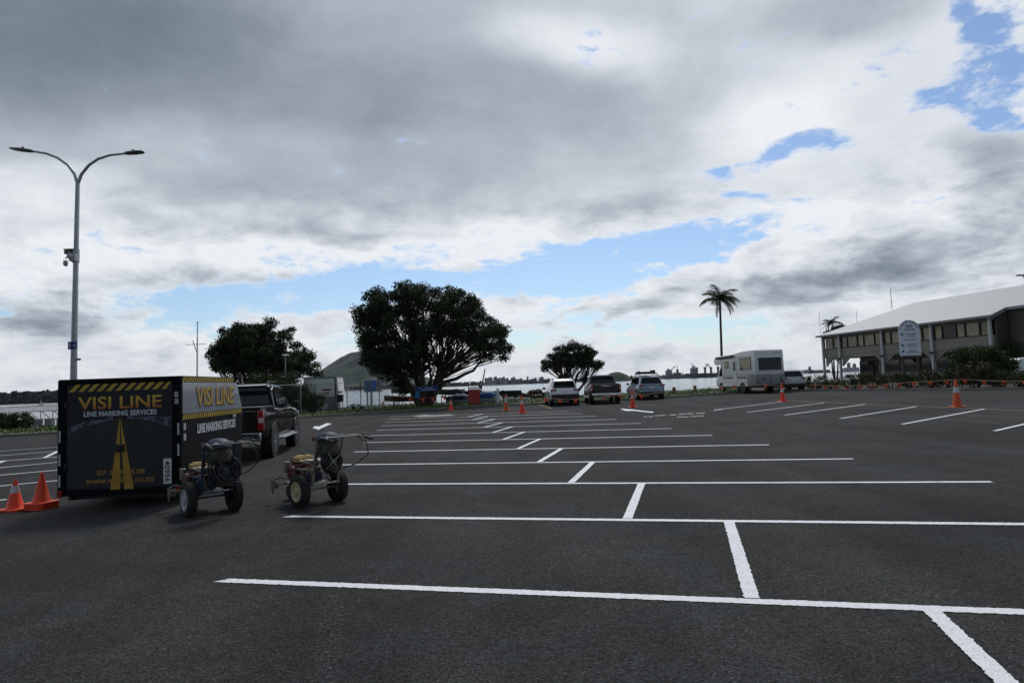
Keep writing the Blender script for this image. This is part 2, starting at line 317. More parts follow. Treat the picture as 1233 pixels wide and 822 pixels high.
def thing(name, label, cat, loc=(0, 0, 0), rotz=0.0, group=None):
    o = bpy.data.objects.new(name, None); COL.objects.link(o); o.location = loc; o.rotation_euler = (0, 0, rotz); o.empty_display_size = .2
    return tag(o, label, cat, group)
def struct(o, kind='structure'): o['kind'] = kind; return o
def dup(root, loc, rotz=None, label=None, group=None):
    r = root.copy(); COL.objects.link(r); r.location = loc
    if rotz is not None: r.rotation_euler = (0, 0, rotz)
    if label: r['label'] = label
    if group: r['group'] = group
    for ch in list(root.children):
        c = ch.copy(); COL.objects.link(c); c.parent = r
        for g in ch.children:
            d = g.copy(); COL.objects.link(d); d.parent = c
    return r
def text(name, s, w, h, X, m_, parent, bold=.0, depth=.002, shear=0):
    cu = bpy.data.curves.new('lettering', 'FONT'); cu.body = s; cu.size = 1; cu.offset = bold; cu.extrude = .01; cu.shear = shear; cu.resolution_u = 3
    o = bpy.data.objects.new('tmp', cu); COL.objects.link(o); dg = bpy.context.evaluated_depsgraph_get(); dg.update()
    me = bpy.data.meshes.new_from_object(o.evaluated_get(dg)); bpy.data.objects.remove(o)
    xs = [v.co.x for v in me.vertices]; ys = [v.co.y for v in me.vertices]; zs = [v.co.z for v in me.vertices]
    sx, sy, sz = w/(max(xs)-min(xs)), h/(max(ys)-min(ys)), depth/max(1e-6, max(zs)-min(zs))
    for v in me.vertices: v.co = X @ Vector(((v.co.x-min(xs))*sx-w/2, (v.co.y-min(ys))*sy-h/2, (v.co.z-min(zs))*sz))
    me.materials.clear(); me.materials.append(m_); ob = bpy.data.objects.new(name, me); COL.objects.link(ob)
    if parent: ob.parent = parent
    return ob
RX90 = Matrix.Rotation(PI/2, 4, 'X')                 # local XY -> XZ, facing -Y
def face_back(x, y, z): return Matrix.Translation((x, y, z)) @ RX90
def face_right(x, y, z): return Matrix.Translation((x, y, z)) @ Matrix.Rotation(PI/2, 4, 'Z') @ RX90
AXX = Matrix.Rotation(PI/2, 4, 'Y')                  # lathe axis along +X

# ------------------------------------------------------------ the setting: ground, grass, sea
def sheet(name, pts, m_, kind='structure', z=None):
    mb = MB(); mb.add(pts, [tuple(range(len(pts)))]); o = mb.build(name, m_, fix=False)
    if o.data.polygons[0].normal.z < 0: o.data.flip_normals()
    return struct(o, kind)
def tilt(x, y, dz): return Vector((x, y, gz(x, y)+dz))
def grid(name, x0, x1, y0, y1, nx, ny, fz, m_, kind='structure', smooth=True):
    vs = [(x0+(x1-x0)*i/nx, y0+(y1-y0)*j/ny) for j in range(ny+1) for i in range(nx+1)]
    vs = [(x, y, fz(x, y)) for x, y in vs]
    fs = [(j*(nx+1)+i, j*(nx+1)+i+1, (j+1)*(nx+1)+i+1, (j+1)*(nx+1)+i) for j in range(ny) for i in range(nx)]
    mb = MB(); mb.add(vs, fs); return struct(mb.build(name, m_, smooth=60 if smooth else None, fix=False), kind)
# edge of the asphalt (near side of the grass) and the top of the bank, walked left to right
edge_px = [(0, 526.4), (71, 522), (210, 513.5), (330, 505.5), (425, 499.5), (535, 492.3), (641, 487.3), (802, 479.2), (860, 475.2), (905, 472.2)]
E = [G(*p) for p in edge_px]
top_px = [(0, 518), (71, 514), (210, 505.5), (330, 496.5), (435, 489.3), (475, 488), (560, 484.5), (641, 479.3), (802, 471.7), (860, 468.6), (905, 466)]
T = [G(*p) for p in top_px]
dl = (E[0]-E[1]).normalized()
E = [E[0]+dl*90] + E; T = [T[0]+dl*90+Vector((-4, 8, 0))] + T
kerbR = [G(905, 472.2), G(970, 470.6), G(1100, 470.2), G(1233, 469)]
dr = (kerbR[-1]-kerbR[-2]).normalized(); kerbR.append(kerbR[-1]+dr*40)
Tr = [T[-1], Vector((45, 84, 0)), Vector((75, 105, 0)), Vector((150, 130, 0)), Vector((600, 200, 0))]
def Z(p, dz): return Vector((p.x, p.y, gz(p.x, p.y)+dz))
land = [Z(p, -.15) for p in T+Tr[1:]]
sheet('ground', land+[Vector((600, -200, -.2+gz(60, 0)*0)), Vector((-600, -200, -.9)), Vector((-600, 20, -.9))], M_soil)
lot = [Z(p, 0) for p in E+kerbR[1:]]
mb = MB()
lp = lot+[tilt(58, 6, 0), tilt(58, -45, 0), tilt(-58, -45, 0), tilt(-58, 6, 0)]
lp = [Vector((p.x, p.y, GA*p.x+GB*p.y)) for p in lp]
asph = sheet('car_park', lp, M_asph)
# bank falling to the water
bk = MB(); pts = T+Tr[1:]
vs, fs = [], []
for i, p in enumerate(pts): vs += [Z(p, -.14), Vector((p.x+rnd.uniform(-.5, .5), p.y+5, -3.2))]
for i in range(len(pts)-1): fs.append((2*i, 2*i+1, 2*i+3, 2*i+2))
bk.add(vs, fs); struct(bk.build('bank', M_soil))
# grass strip: a gently uneven sheet with blades over it
def strip(name, A, B, dz, m_, sub=24):
    vs, fs = [], []; n = 10
    def samp(P, t):
        L_ = [0]
        for i in range(len(P)-1): L_.append(L_[-1]+(P[i+1]-P[i]).length)
        d = t*L_[-1]
        for i in range(len(P)-1):
            if d <= L_[i+1]+1e-6: return P[i].lerp(P[i+1], (d-L_[i])/max(1e-6, L_[i+1]-L_[i]))
        return P[-1]
    K = sub*6
    for i in range(K+1):
        a, b = samp(A, i/K), samp(B, i/K)
        for j in range(n+1):
            p = a.lerp(b, j/n); vs.append(Z(p, dz+(.05*noise.noise(p*.35) if 0 < j < n else 0)+(-.10 if j == n else 0)))
    for i in range(K):
        for j in range(n):
            q = i*(n+1)+j; fs.append((q, q+n+1, q+n+2, q+1))
    mb = MB(); mb.add(vs, fs); return struct(mb.build(name, m_, smooth=60, fix=False)), samp
grass, samp = strip('grass_verge', E, T, .11, M_grass)
kb = MB()
for A_ in (E, kerbR[0:]):
    for i in range(len(A_)-1):
        a, b = Z(A_[i], .05), Z(A_[i+1], .05)
        n_ = max(1, int((b-a).length/2.4))
        for k in range(n_):
            kb.bar(a.lerp(b, k/n_), a.lerp(b, (k+.994)/n_), .16, .14)
struct(kb.build('kerb', M_kerb, bevel=.012))
# blades of grass on the verge
gb = MB(); vs, fs = [], []
for i in range(15000):
    t = rnd.random(); s_ = rnd.random(); p = samp(E, .42+.58*t).lerp(samp(T, .42+.58*t), .02+.96*s_); p = Z(p, .10)
    if p.y > 90: continue
    a = rnd.random()*PI; w = rnd.uniform(.02, .05); h = rnd.uniform(.05, .16); dx, dy = math.cos(a)*w, math.sin(a)*w
    k = len(vs); vs += [p+Vector((-dx, -dy, 0)), p+Vector((dx, dy, 0)), p+Vector((rnd.uniform(-.05, .05), rnd.uniform(-.05, .05), h))]; fs.append((k, k+1, k+2))
gb.add(vs, fs); struct(gb.build('grass', leaf_mat('grass_blades', (.030, .060, .010), (.085, .14, .026), .4), fix=False), 'stuff')
# garden bed behind the right-hand kerb and the paving round the club
bed = [Z(p, .10) for p in kerbR]+[tilt(60, 60, .10), tilt(46, 80, .1), tilt(30, 76, .1), Z(kerbR[0]+Vector((3, 9, 0)), .1)]
sheet('garden_bed', bed, M_soil)
sea = MB(); sea.add([(-30000, 36, -2.5), (30000, 36, -2.5), (30000, 30000, -2.5), (-30000, 30000, -2.5)], [(0, 1, 2, 3)]); struct(sea.build('sea', M_sea, fix=False))

# ------------------------------------------------------------ painted markings
LO = Vector((1.5681, 4.5592, 0)); LU = Vector((.96747, -.25290, 0)); LN = Vector((.25289, .96749, 0)); LW, LDS, LLA, LRA = 2.5397, -1.0595, -4.216, 5.52
def onp(p, dz=.004): return Vector((p.x, p.y, GA*p.x+GB*p.y+dz))
def stripe(mb, a, b, w=.105, jit=.0035, step=.018, dz=.004, skew=0.0):
    a = Vector((a.x, a.y, 0)); b = Vector((b.x, b.y, 0)); d = b-a; L_ = d.length; d.normalize(); q = Vector((-d.y, d.x, 0))
    dist = ((a+b)/2).length
    if dist > 14: step = .5; jit *= .6
    elif dist > 9: step = .1
    n = max(2, int(L_/step)); vs = []
    for i in range(n+1):
        p = a+d*(L_*i/n); 
        for sg in (-1, 1):
            j = rnd.gauss(0, jit); e = d*(skew*sg*(1 if i in (0,) else 0))
            vs.append(onp(p+q*sg*(w/2+j)+e, dz))
    mb.add(vs, [(2*i, 2*i+2, 2*i+3, 2*i+1) for i in range(n)])
lines = MB(); far_lines = MB()
for k in range(-3, 12):
    o_ = LO+LN*(k*LW); s0 = LDS*k
    stripe(lines if k < 6 else far_lines, o_+LU*(s0+LLA), o_+LU*(s0+LRA), skew=.05 if k < 3 else 0)
    if k < 11:
        stripe(lines, o_+LU*s0+LN*.055, o_+LU*s0+LN*(LW-.055), dz=.008)
struct(lines.build('bay_markings', M_white, fix=False)); 
fl = struct(far_lines.build('far_bay_markings', M_white, fix=False))
side = MB()
def pxline(mb, x0, y0, x1, y1, w=.1, dz=.004, ext0=0, ext1=0):
    a, b = G(x0, y0), G(x1, y1); d = (b-a).normalized(); stripe(mb, a-d*ext0, b+d*ext1, w, dz=dz)
for q in [(1185, 492.3, 1086, 510.6), (1103, 489.4, 1012, 503.7), (1041, 486.7, 945, 499.6), (992, 485, 899.7, 496.2), (943, 483.4, 859.5, 493.4)]: pxline(side, *q)
pxline(side, 1198, 518.6, 1233, 510.5, ext1=3.2)
for q in [(0, 543, 71, 537.9), (0, 548.5, 71, 543), (0, 555, 71, 549.8), (0, 563, 72, 556), (0, 572, 72, 565.5), (0, 585, 72, 578)]: pxline(side, *q, ext0=1.5, ext1=3.2)
pxline(side, 0, 602, 8, 601, ext0=2)
pxline(side, 53.8, 550.9, 69.4, 543.4, w=.12, dz=.008); pxline(side, -8, 559.5, 6.4, 554.5, w=.12, dz=.008)
struct(side.build('side_bay_markings', M_white, fix=False))
yl = MB(); pxline(yl, 930, 481.7, 1233, 494, w=.10, ext1=12); pxline(yl, 560, 502, 470, 504.5, w=.08); 
pxline(yl, 648, 486.8, 664, 491.5, w=.1)
struct(yl.build('yellow_edge_line', M_yel, fix=False))
def pxpoly(mb, pts, dz=.004): mb.add([onp(G(*p), dz) for p in pts], [tuple(range(len(pts)))])
ar = MB(); s_ = .1054
def z2(L_): return [(740+x*s_, 480+y*s_) for x, y in L_]
pxpoly(ar, z2([(72, 112), (215, 122), (300, 134), (445, 148), (440, 160), (300, 146), (215, 136), (130, 138), (75, 120)]))
pxpoly(ar, [(376.5, 515), (384, 517.2), (386.5, 515.6), (399.5, 509.9), (393.5, 509.2), (384.5, 513.2), (379, 513)])
ar2 = MB(); pxpoly(ar2, [(497, 500.6), (512, 498.7), (524, 499.6), (541, 498.4), (548, 500), (524, 501.6), (505, 502.2)])
struct(ar.build('arrow_markings', M_white, fix=False)); struct(ar2.build('worn_arrow_marking', M_old, fix=False))
tx = MB()
for a, b, y, y2 in ((328, 375, 203, 201), (388, 440, 204, 200), (462, 590, 192, 186), (628, 705, 182, 183), (728, 815, 178, 172), (825, 895, 172, 168), (925, 1035, 166, 160), (712, 850, 208, 206), (865, 935, 200, 198), (945, 1020, 196, 194)):
    pxpoly(tx, z2([(a, y-5), (b, y2-5), (b, y2+6), (a, y+6)]))
pxpoly(tx, z2([(1130, 130), (1235, 116), (1235, 124), (1130, 136)]))
struct(tx.build('lettering_markings', M_old, fix=False))
gh = MB(); pxline(gh, 403, 716, 388, 830, w=.16, dz=.003); pxline(gh, 262, 690, 344, 618, w=.07, dz=.003); pxline(gh, 428, 548, 470, 505, w=.12, dz=.003)
pxline(gh, 770, 508, 1040, 600, w=.1, dz=.003); pxline(gh, 520, 560, 560, 510, w=.12, dz=.003)
struct(gh.build('faded_marking', M_ghost, fix=False))

# ------------------------------------------------------------ vehicles
def wheel(parent, x, y, r, w, side, rim_m, spokes=6, name='wheel'):
    """tyre with its rim as sub-part, axle along X, outer face on `side`"""
    X = Matrix.Translation((x, y, r)) @ AXX
    t = MB(); t.lathe([(r*.60, -w/2+.01), (r*.80, -w/2), (r*.95, -w/2+.012), (r, -w/2+.04), (r, w/2-.04), (r*.95, w/2-.012), (r*.80, w/2), (r*.60, w/2-.01)], 28, X, True)
    for k in range(28):                                  # tread blocks
        a = 2*PI*k/28
        t.box(Vector((x, y+math.cos(a)*(r+.001), r+math.sin(a)*(r+.001))), (w*.8, r*.14, .008), Matrix.Rotation(a-PI/2, 3, 'X'))
    tw = t.build('wheel', M_tyre, parent, smooth=35)
    q = MB(); o = side*(w/2-.012)
    Xr = Matrix.Translation((x, y, r)) @ AXX
    q.lathe([(r*.61, o-.02), (r*.64, o+side*.006), (r*.57, o+side*.006), (r*.53, o-side*.03), (r*.50, o-side*.045)], 28, Xr)
    for k in range(spokes):
        a = 2*PI*k/spokes
        q.bar((x+o-side*.005, y+math.cos(a)*r*.1, r+math.sin(a)*r*.1), (x+o-side*.012, y+math.cos(a)*r*.60, r+math.sin(a)*r*.60), .035, .05)
    q.lathe([(r*.17, o-side*.03), (r*.17, o+side*.0), (r*.12, o+side*.008)], 12, Xr)
    q.build('rim', rim_m, tw, smooth=40)
    return tw
def body_secs(st):
    out = []
    for (y, zb, zt, w, wt) in st:
        h = zt-zb
        half = [(w*.82, zb), (w*.955, zb+.04), (w*.985, zb+h*.20), (w*.998, zb+h*.45), (w, zb+h*.74), (w*.988, zb+h*.89), (wt+(w-wt)*.35, zt-.025), (wt*.95, zt)]
        out.append([Vector((a, y, z)) for a, z in half]+[Vector((-a, y, z)) for a, z in half[::-1]])
    return out
def house_secs(st, z0, wb):
    out = []
    for (y, zr, wr) in st:
        half = [(wb, z0), (wb+(wr-wb)*.5, z0+(zr-.08-z0)*.5), (wr, max(z0+.01, zr-.08)), (wr-.05, max(z0+.015, zr-.025)), (wr-.14, zr)]
        out.append([Vector((a, y, z)) for a, z in half]+[Vector((-a, y, z)) for a, z in half[::-1]])
    return out
def car(name, label, cat, loc, rotz, P, group=None):
    t = thing(name, label, cat, loc, rotz, group); hw = P['hw']
    b = MB(); b.loft(body_secs(P['low'])); b.loft(house_secs(P['top'], P['z0'], P['wb']))
    body = b.build('body', P['paint'], t, smooth=38)
    # arches, sills
    for (y) in P['ax']:
        for s in (-1, 1): MB().lathe([(P['r']+.035, s*(hw-.25)), (P['r']+.055, s*(hw+.001)), (P['r']+.045, s*(hw+.012)), (P['r']+.01, s*(hw+.012))], 26, Matrix.Translation((0, y, P['r']+.01)) @ AXX).build('wheel_arch', M_blackpl, t, smooth=40)
        for s in (-1, 1): wheel(t, s*(hw-P['tw']/2+.018), y, P['r'], P['tw'], s, P.get('rim', M_steel))
    for s in (-1, 1): MB().box((s*(hw-.04), (P['ax'][0]+P['ax'][1])/2, P['sill']), (.10, P['ax'][1]-P['ax'][0]-2*P['r']-.08, .10)).build('sill', P.get('sillm', M_blackpl), t, bevel=.015)
    zg0, xg0, zg1, xg1 = P['glassx']
    def gx(z): return xg0+(xg1-xg0)*(z-zg0)/(zg1-zg0)
    for poly in P['sidewin']:
        for s in (-1, 1):
            w = MB(); q = [(s*(gx(z)+.012), y, z) for y, z in poly]
            if s < 0: q = q[::-1]
            w.hull(q, .02); w.build('side_window', M_glass, t)
    w = MB(); w.hull(P['rearwin'], .02); rw = w.build('rear_window', M_glass, t)
    w = MB(); w.hull(P['frontwin'], .02); w.build('windscreen', M_glass, t)
    for s in (-1, 1):
        mb = MB(); y, z = P['mirror']; mb.box((s*(hw+.10), y, z), (.20, .09, .15), taper=.85); mb.bar((s*(hw-.08), y+.02, z-.04), (s*(hw+.04), y, z-.02), .03)
        mb.build('wing_mirror', M_blackpl, t, bevel=.02, smooth=40)
        for (y, z) in P['handles']: MB().box((s*(hw+.010), y, z), (.03, .16, .025)).build('door_handle', P.get('handm', P['paint']), t, bevel=.006)
        l = MB(); 
        for (c, d) in P['tail']: l.box((s*c[0], c[1], c[2]), d, taper=.96)
        tl = l.build('tail_light', M_red, t, bevel=.012, smooth=40)
        if 'tailw' in P:
            c, d = P['tailw']; MB().box((s*c[0], c[1], c[2]), d).build('reversing_lamp', M_wlens, tl, bevel=.006)
        hl = MB(); c, d = P['head']; hl.box((s*c[0], c[1], c[2]), d); hl.build('headlight', M_wlens, t, bevel=.02)
    for (c, d) in P['bumper']: MB().box(c, d).build('bumper', P.get('bumpm', M_blackpl), t, bevel=.03, smooth=40)
    c = P['plate']; pl = MB().box(c, (.36, .012, .13)).build('number_plate', M_plate, t, bevel=.004)
    dm = MB()                                           # shut lines, a hair proud
    for poly in P.get('seams', []):
        for s in (-1, 1):
            for i in range(len(poly)-1):
                a, b_ = poly[i], poly[i+1]; dm.bar((s*(hw+.0005), a[0], a[1]), (s*(hw+.0005), b_[0], b_[1]), .006, .006)
    if dm.v: dm.build('door_seam', M_ink, t)
    return t
def suv(paint, **k):
    P = dict(hw=.92, z0=.95, wb=.84, r=.34, tw=.22, ax=(.88, 3.60), sill=.28, paint=paint,
        low=[(0, .50, .95, .74, .66), (.04, .40, 1.0, .84, .76), (.20, .34, 1.03, .90, .84), (.9, .28, 1.04, .92, .86), (2.3, .26, 1.02, .92, .86), (3.3, .26, 1.0, .92, .85), (4.0, .28, .93, .91, .80), (4.4, .30, .84, .84, .72), (4.58, .38, .70, .66, .55)],
        top=[(.10, 1.03, .80), (.34, 1.42, .68), (.52, 1.60, .66), (1.0, 1.65, .66), (2.2, 1.66, .66), (2.75, 1.58, .66), (3.55, 1.0, .76)],
        glassx=(1.0, .835, 1.56, .665), sidewin=[[(.62, 1.10), (1.35, 1.08), (1.35, 1.50), (.80, 1.50)], [(1.42, 1.08), (2.25, 1.07), (2.25, 1.52), (1.42, 1.51)], [(2.32, 1.07), (3.15, 1.06), (2.72, 1.48), (2.32, 1.52)]],
        rearwin=[(-.70, .125, 1.10), (.70, .125, 1.10), (.60, .40, 1.51), (-.60, .40, 1.51)], frontwin=[(.72, 3.50, 1.06), (-.72, 3.50, 1.06), (-.60, 2.82, 1.55), (.60, 2.82, 1.55)],
        mirror=(3.0, 1.08), handles=[(1.5, .93), (2.45, .92)], tail=[((.70, .035, .97), (.36, .10, .11)), ((.82, .10, .97), (.12, .2, .12))], head=((.70, 4.42, .70), (.30, .16, .12)),
        bumper=[((0, .03, .46), (1.62, .18, .24)), ((0, 4.5, .42), (1.4, .16, .22))], plate=(0, -.005, .84),
        seams=[[(1.38, .32), (1.38, 1.0)], [(2.28, .32), (2.28, 1.0)], [(3.2, .34), (3.2, .98)]])
    P.update(k); return P
def ute(paint, **k):
    P = dict(hw=.94, z0=1.12, wb=.86, r=.39, tw=.26, ax=(1.18, 4.30), sill=.42, paint=paint,
        low=[(.02, .62, 1.14, .84, .82), (.06, .56, 1.22, .90, .86), (.3, .50, 1.23, .93, .88), (1.68, .48, 1.22, .94, .88), (1.72, .46, 1.19, .94, .88), (3.6, .46, 1.16, .94, .87), (4.5, .48, 1.12, .93, .84), (5.0, .50, 1.05, .88, .76), (5.2, .56, .88, .76, .66)],
        top=[(1.70, 1.20, .84), (1.80, 1.60, .73), (1.90, 1.76, .70), (2.3, 1.81, .69), (3.0, 1.80, .69), (3.35, 1.72, .69), (4.05, 1.16, .78)],
        glassx=(1.16, .865, 1.72, .715), sidewin=[[(1.98, 1.24), (2.62, 1.23), (2.62, 1.68), (2.10, 1.66)], [(2.70, 1.23), (3.72, 1.21), (3.30, 1.62), (2.95, 1.69), (2.70, 1.69)]],
        rearwin=[(-.72, 1.695, 1.28), (.72, 1.695, 1.28), (.62, 1.845, 1.70), (-.62, 1.845, 1.70)], frontwin=[(.74, 4.0, 1.22), (-.74, 4.0, 1.22), (-.62, 3.42, 1.69), (.62, 3.42, 1.69)],
        mirror=(3.65, 1.24), handles=[(1.95, 1.06), (2.8, 1.05)], tail=[((.86, .03, .95), (.14, .12, .46))], tailw=((.872, .012, .95), (.10, .10, .12)), head=((.72, 5.06, .90), (.32, .18, .2)),
        bumper=[((0, -.04, .58), (1.76, .16, .20)), ((0, 5.12, .55), (1.6, .2, .24))], bumpm=M_chrome, plate=(0, -.125, .58), handm=M_chrome, sillm=M_steel,
        seams=[[(1.72, .5), (1.72, 1.18)], [(2.66, .5), (2.66, 1.16)], [(3.78, .5), (3.78, 1.14)]])
    P.update(k); return P
def tailgate_bits(t, lettering=True):
    q = MB(); q.box((0, .008, .94), (1.52, .05, .46)); q.box((0, -.016, 1.14), (1.50, .03, .05)); q.box((0, -.016, .80), (1.1, .02, .12)); tg = q.build('tailgate', mat('black_tailgate_paint', (.008, .008, .009), .3, var=.1, coat=.6), t, bevel=.015)
    MB().box((0, -.012, 1.10), (.30, .02, .05)).build('handle', M_chrome, tg, bevel=.008)
    q = MB(); q.box((0, .86, 1.235), (1.66, 1.55, .03)); q.build('bed_cover', M_blackpl, t, bevel=.01)
    q = MB(); q.bar((-.3, -.06, .44), (.3, -.06, .44), .06); q.bar((0, -.1, .44), (0, -.24, .44), .05); q.lathe([(.025, .46), (.025, .50), (.03, .53), (.015, .56)], 10, Matrix.Translation((0, -.22, 0)))
    q.build('tow_bar', M_steel, t)
    for s in (-1, 1):
        st = MB(); st.bar((s*1.0, 1.75, .43), (s*1.0, 3.7, .43), .14, .03); st.bar((s*.85, 2.1, .45), (s*1.0, 2.1, .43), .05); st.bar((s*.85, 3.4, .45), (s*1.0, 3.4, .43), .05); st.build('side_step', M_steel, t, bevel=.01)
# near pickup towing the trailer
UH = R(9.0); pw = G(331.5, 549.5); off = Matrix.Rotation(UH, 3, 'Z') @ Vector((.94, 1.18, 0)); UL = Z(Vector((pw.x-off.x, pw.y-off.y, 0)), 0)
u1 = car('pickup_truck', 'black double cab pickup hitched in front of the black trailer', 'pickup', UL, UH, ute(M_blackp)); tailgate_bits(u1)
for s in (-1, 1): MB().tube([(s*.62, 1.95, 1.82), (s*.62, 2.05, 1.85), (s*.62, 3.1, 1.85), (s*.62, 3.2, 1.81)], .016, 6).build('roof_rail', M_blackpl, u1)
for s in (-1, 1): MB().tube([(s*.735, 1.86, 1.64), (s*.715, 2.10, 1.73), (s*.71, 2.95, 1.735), (s*.715, 3.30, 1.67), (s*.80, 3.86, 1.24)], .012, 6).build('window_trim', M_chrome, u1)

# ------------------------------------------------------------ the line-marking trailer
M_trb = mat('trailer_black', (.006, .0065, .0075), .5, var=.2, vs_=2, coat=.0, spec=.08)
M_trg = mat('trailer_graphic_navy', (.010, .0105, .017), .36, var=.3, vs_=1.5, bump=.12, bs=2.2, coat=.0, spec=.35)
M_grad = mat('trailer_grey_panel', (.22, .23, .27), .35, var=.12, vs_=1.2, coat=.5)
M_hz = mat('hazard_yellow', (.50, .34, .035), .5, var=.18, vs_=6)
M_hz2 = mat('stripe_amber', (.44, .25, .030), .5, var=.25, vs_=9)
M_wt = mat('white_lettering', (.56, .58, .62), .5, var=.08)
M_phone = mat('amber_lettering', (.42, .22, .04), .5, var=.1)
M_cloud = bpy.data.materials.new('printed_purple_hills'); M_cloud.use_nodes = True
nt, N, L, b = tree_of(M_cloud); tc = N.new('ShaderNodeTexCoord'); n = N.new('ShaderNodeTexNoise'); n.inputs['Scale'].default_value = 14; n.inputs['Detail'].default_value = 8; L.new(tc.outputs['Object'], n.inputs[0])
cr = N.new('ShaderNodeValToRGB'); e = cr.color_ramp.elements; e[0].position = .40; e[0].color = (.018, .018, .030, 1); e[1].position = .68; e[1].color = (.17, .15, .23, 1); L.new(n.outputs['Fac'], cr.inputs[0]); L.new(cr.outputs[0], b.inputs[0])
M_vl = bpy.data.materials.new('yellow_to_red_print'); M_vl.use_nodes = True
nt, N, L, b = tree_of(M_vl); tc = N.new('ShaderNodeTexCoord'); sp = N.new('ShaderNodeSeparateXYZ'); L.new(tc.outputs['Object'], sp.inputs[0])
cr = N.new('ShaderNodeValToRGB'); e = cr.color_ramp.elements; mr = N.new('ShaderNodeMapRange'); L.new(sp.outputs[2], mr.inputs[0]); mr.inputs[1].default_value = 1.42; mr.inputs[2].default_value = 1.61; L.new(mr.outputs[0], cr.inputs[0])
e[0].color = (.42, .09, .03, 1); e[1].color = (.58, .44, .05, 1); q = e.new(.4); q.color = (.55, .27, .04, 1); L.new(cr.outputs[0], b.inputs[0]); b.inputs['Roughness'].default_value = .5
TH = R(4.0)
tc_ = onground(218.5, 9.62); TW, TL = 1.72, 2.55
off = Matrix.Rotation(TH, 3, 'Z') @ Vector((TW/2, 0, 0)); TLoc = Z(Vector((tc_.x-off.x, tc_.y-off.y, 0)), 0)
tr = thing('box_trailer', 'black enclosed line marking trailer with yellow lettering and road graphic', 'trailer', TLoc, TH)
X_ = Matrix.Translation((-TW/2, 0, 0)) @ Matrix(((0, 0, 1, 0), (1, 0, 0, 0), (0, 1, 0, 0), (0, 0, 0, 1)))
bx_ = MB(); bx_.prism([(0, .20), (TL, .20), (TL+.05, 1.25), (TL-.36, 1.87), (0, 1.87)], TW, X_); bx_.build('box_body', M_trb, tr, bevel=.012)
fr = MB()
for s in (-1, 1): fr.box((s*(TW/2-.055), -.012, 1.03), (.105, .03, 1.66))
fr.box((0, -.012, 1.835), (TW-.214, .03, .06)); fr.box((0, -.012, .235), (TW-.214, .03, .07)); fr.build('rear_frame', M_trb, tr, bevel=.008)
dr_ = MB().box((0, -.006, 1.03), (TW-.24, .02, 1.51)).build('rear_door', M_trg, tr, bevel=.004)
YD = -.018
for z in (.62, 1.5): MB().bar((-.745, -.02, z-.05), (-.745, -.02, z+.05), .03).build('hinge', M_blackpl, dr_)
# graphics (thin prints on the door)
def up(x, z): return (x, z)
FB = face_back(0, YD, 0)
roadp = MB(); roadp.prism([(-.72, .30), (.72, .30), (.72, 1.12), (.40, 1.235), (.06, 1.275), (0, 1.30), (-.06, 1.275), (-.40, 1.20), (-.72, 1.08)], .001, FB); roadp.build('road_graphic', mat('printed_road', (.017, .018, .022), .5, var=.25, vs_=3), dr_)
hl = MB(); FB2 = face_back(0, YD-.001, 0)
hl.prism([(-.72, 1.085), (-.40, 1.205), (-.08, 1.27), (-.10, 1.315), (-.3, 1.27), (-.5, 1.255), (-.72, 1.17)], .001, FB2)
hl.prism([(.72, 1.125), (.40, 1.24), (.10, 1.275), (.10, 1.315), (.34, 1.295), (.5, 1.30), (.6, 1.275), (.72, 1.29)], .001, FB2); hl.build('hill_graphic', M_cloud, dr_)
hz = MB(); nst = 11; w_ = 1.42/nst
for i in range(nst):
    x0 = -.71+i*w_; hz.prism([(x0, 1.685), (x0+w_*.56, 1.685), (min(.72, x0+w_*.56+.10), 1.79), (min(.71, x0+.10), 1.79)], .001, face_back(0, YD-.001, 0))
hz.build('hazard_stripes', M_hz, dr_)
ys = MB()
ys.prism([(-.13, .262), (.008, .262), (.004, 1.27), (-.004, 1.29)], .001, face_back(0, YD-.002, 0)); ys.prism([(.065, .262), (.20, .262), (.012, 1.29), (.010, 1.27)], .001, face_back(0, YD-.002, 0))
ys.build('road_stripes', M_hz2, dr_)
text('lettering', 'VISI LINE', 1.17, .185, face_back(.005, YD-.003, 1.515), M_vl, dr_, bold=.018)
text('lettering', 'LINE MARKING SERVICES', 1.02, .078, face_back(.01, YD-.003, 1.36), M_wt, dr_, bold=.035)
text('lettering', '07 574 2538', .66, .072, face_back(.02, YD-.0045, .515), M_phone, dr_, bold=.012)
text('lettering', 'www.visiline.co.nz', .95, .085, face_back(.01, YD-.0045, .405), M_phone, dr_, bold=.012)
lk = MB(); lk.prism([(-.055, .80), (.055, .80), (.062, .91), (-.062, .91)], .03, face_back(.01, YD, 0)); lk.bar((.01, -.06, .82), (.01, -.06, .89), .03); lk.build('door_lock', M_blackpl, dr_, bevel=.005)
pl = MB().box((.672, -.032, .50), (.115, .008, .36)).build('number_plate', M_plate, tr, bevel=.003)
text('lettering', '40956', .30, .075, face_back(.672, -.037, .50) @ Matrix.Rotation(-PI/2, 4, 'Z'), M_ink, pl, bold=.01)
for s, zs in ((-1, (1.05, .72, .42)), (1, (1.10, .80))):
    for z in zs: MB().box((s*.825, -.030, z), (.024, .008, .17)).build('reflective_strip', M_reflect, tr)
for s in (-1, 1):
    MB().box((s*(TW/2-.045), -.038, .24), (.06, .03, .10)).build('tail_light', M_red, tr, bevel=.008)
for z in (1.60, 1.50): MB().box((.80, -.030, z), (.055, .004, .08)).build('sticker', mat('sticker_print', (.45, .38, .42), .5, var=.5, vs_=30), tr)
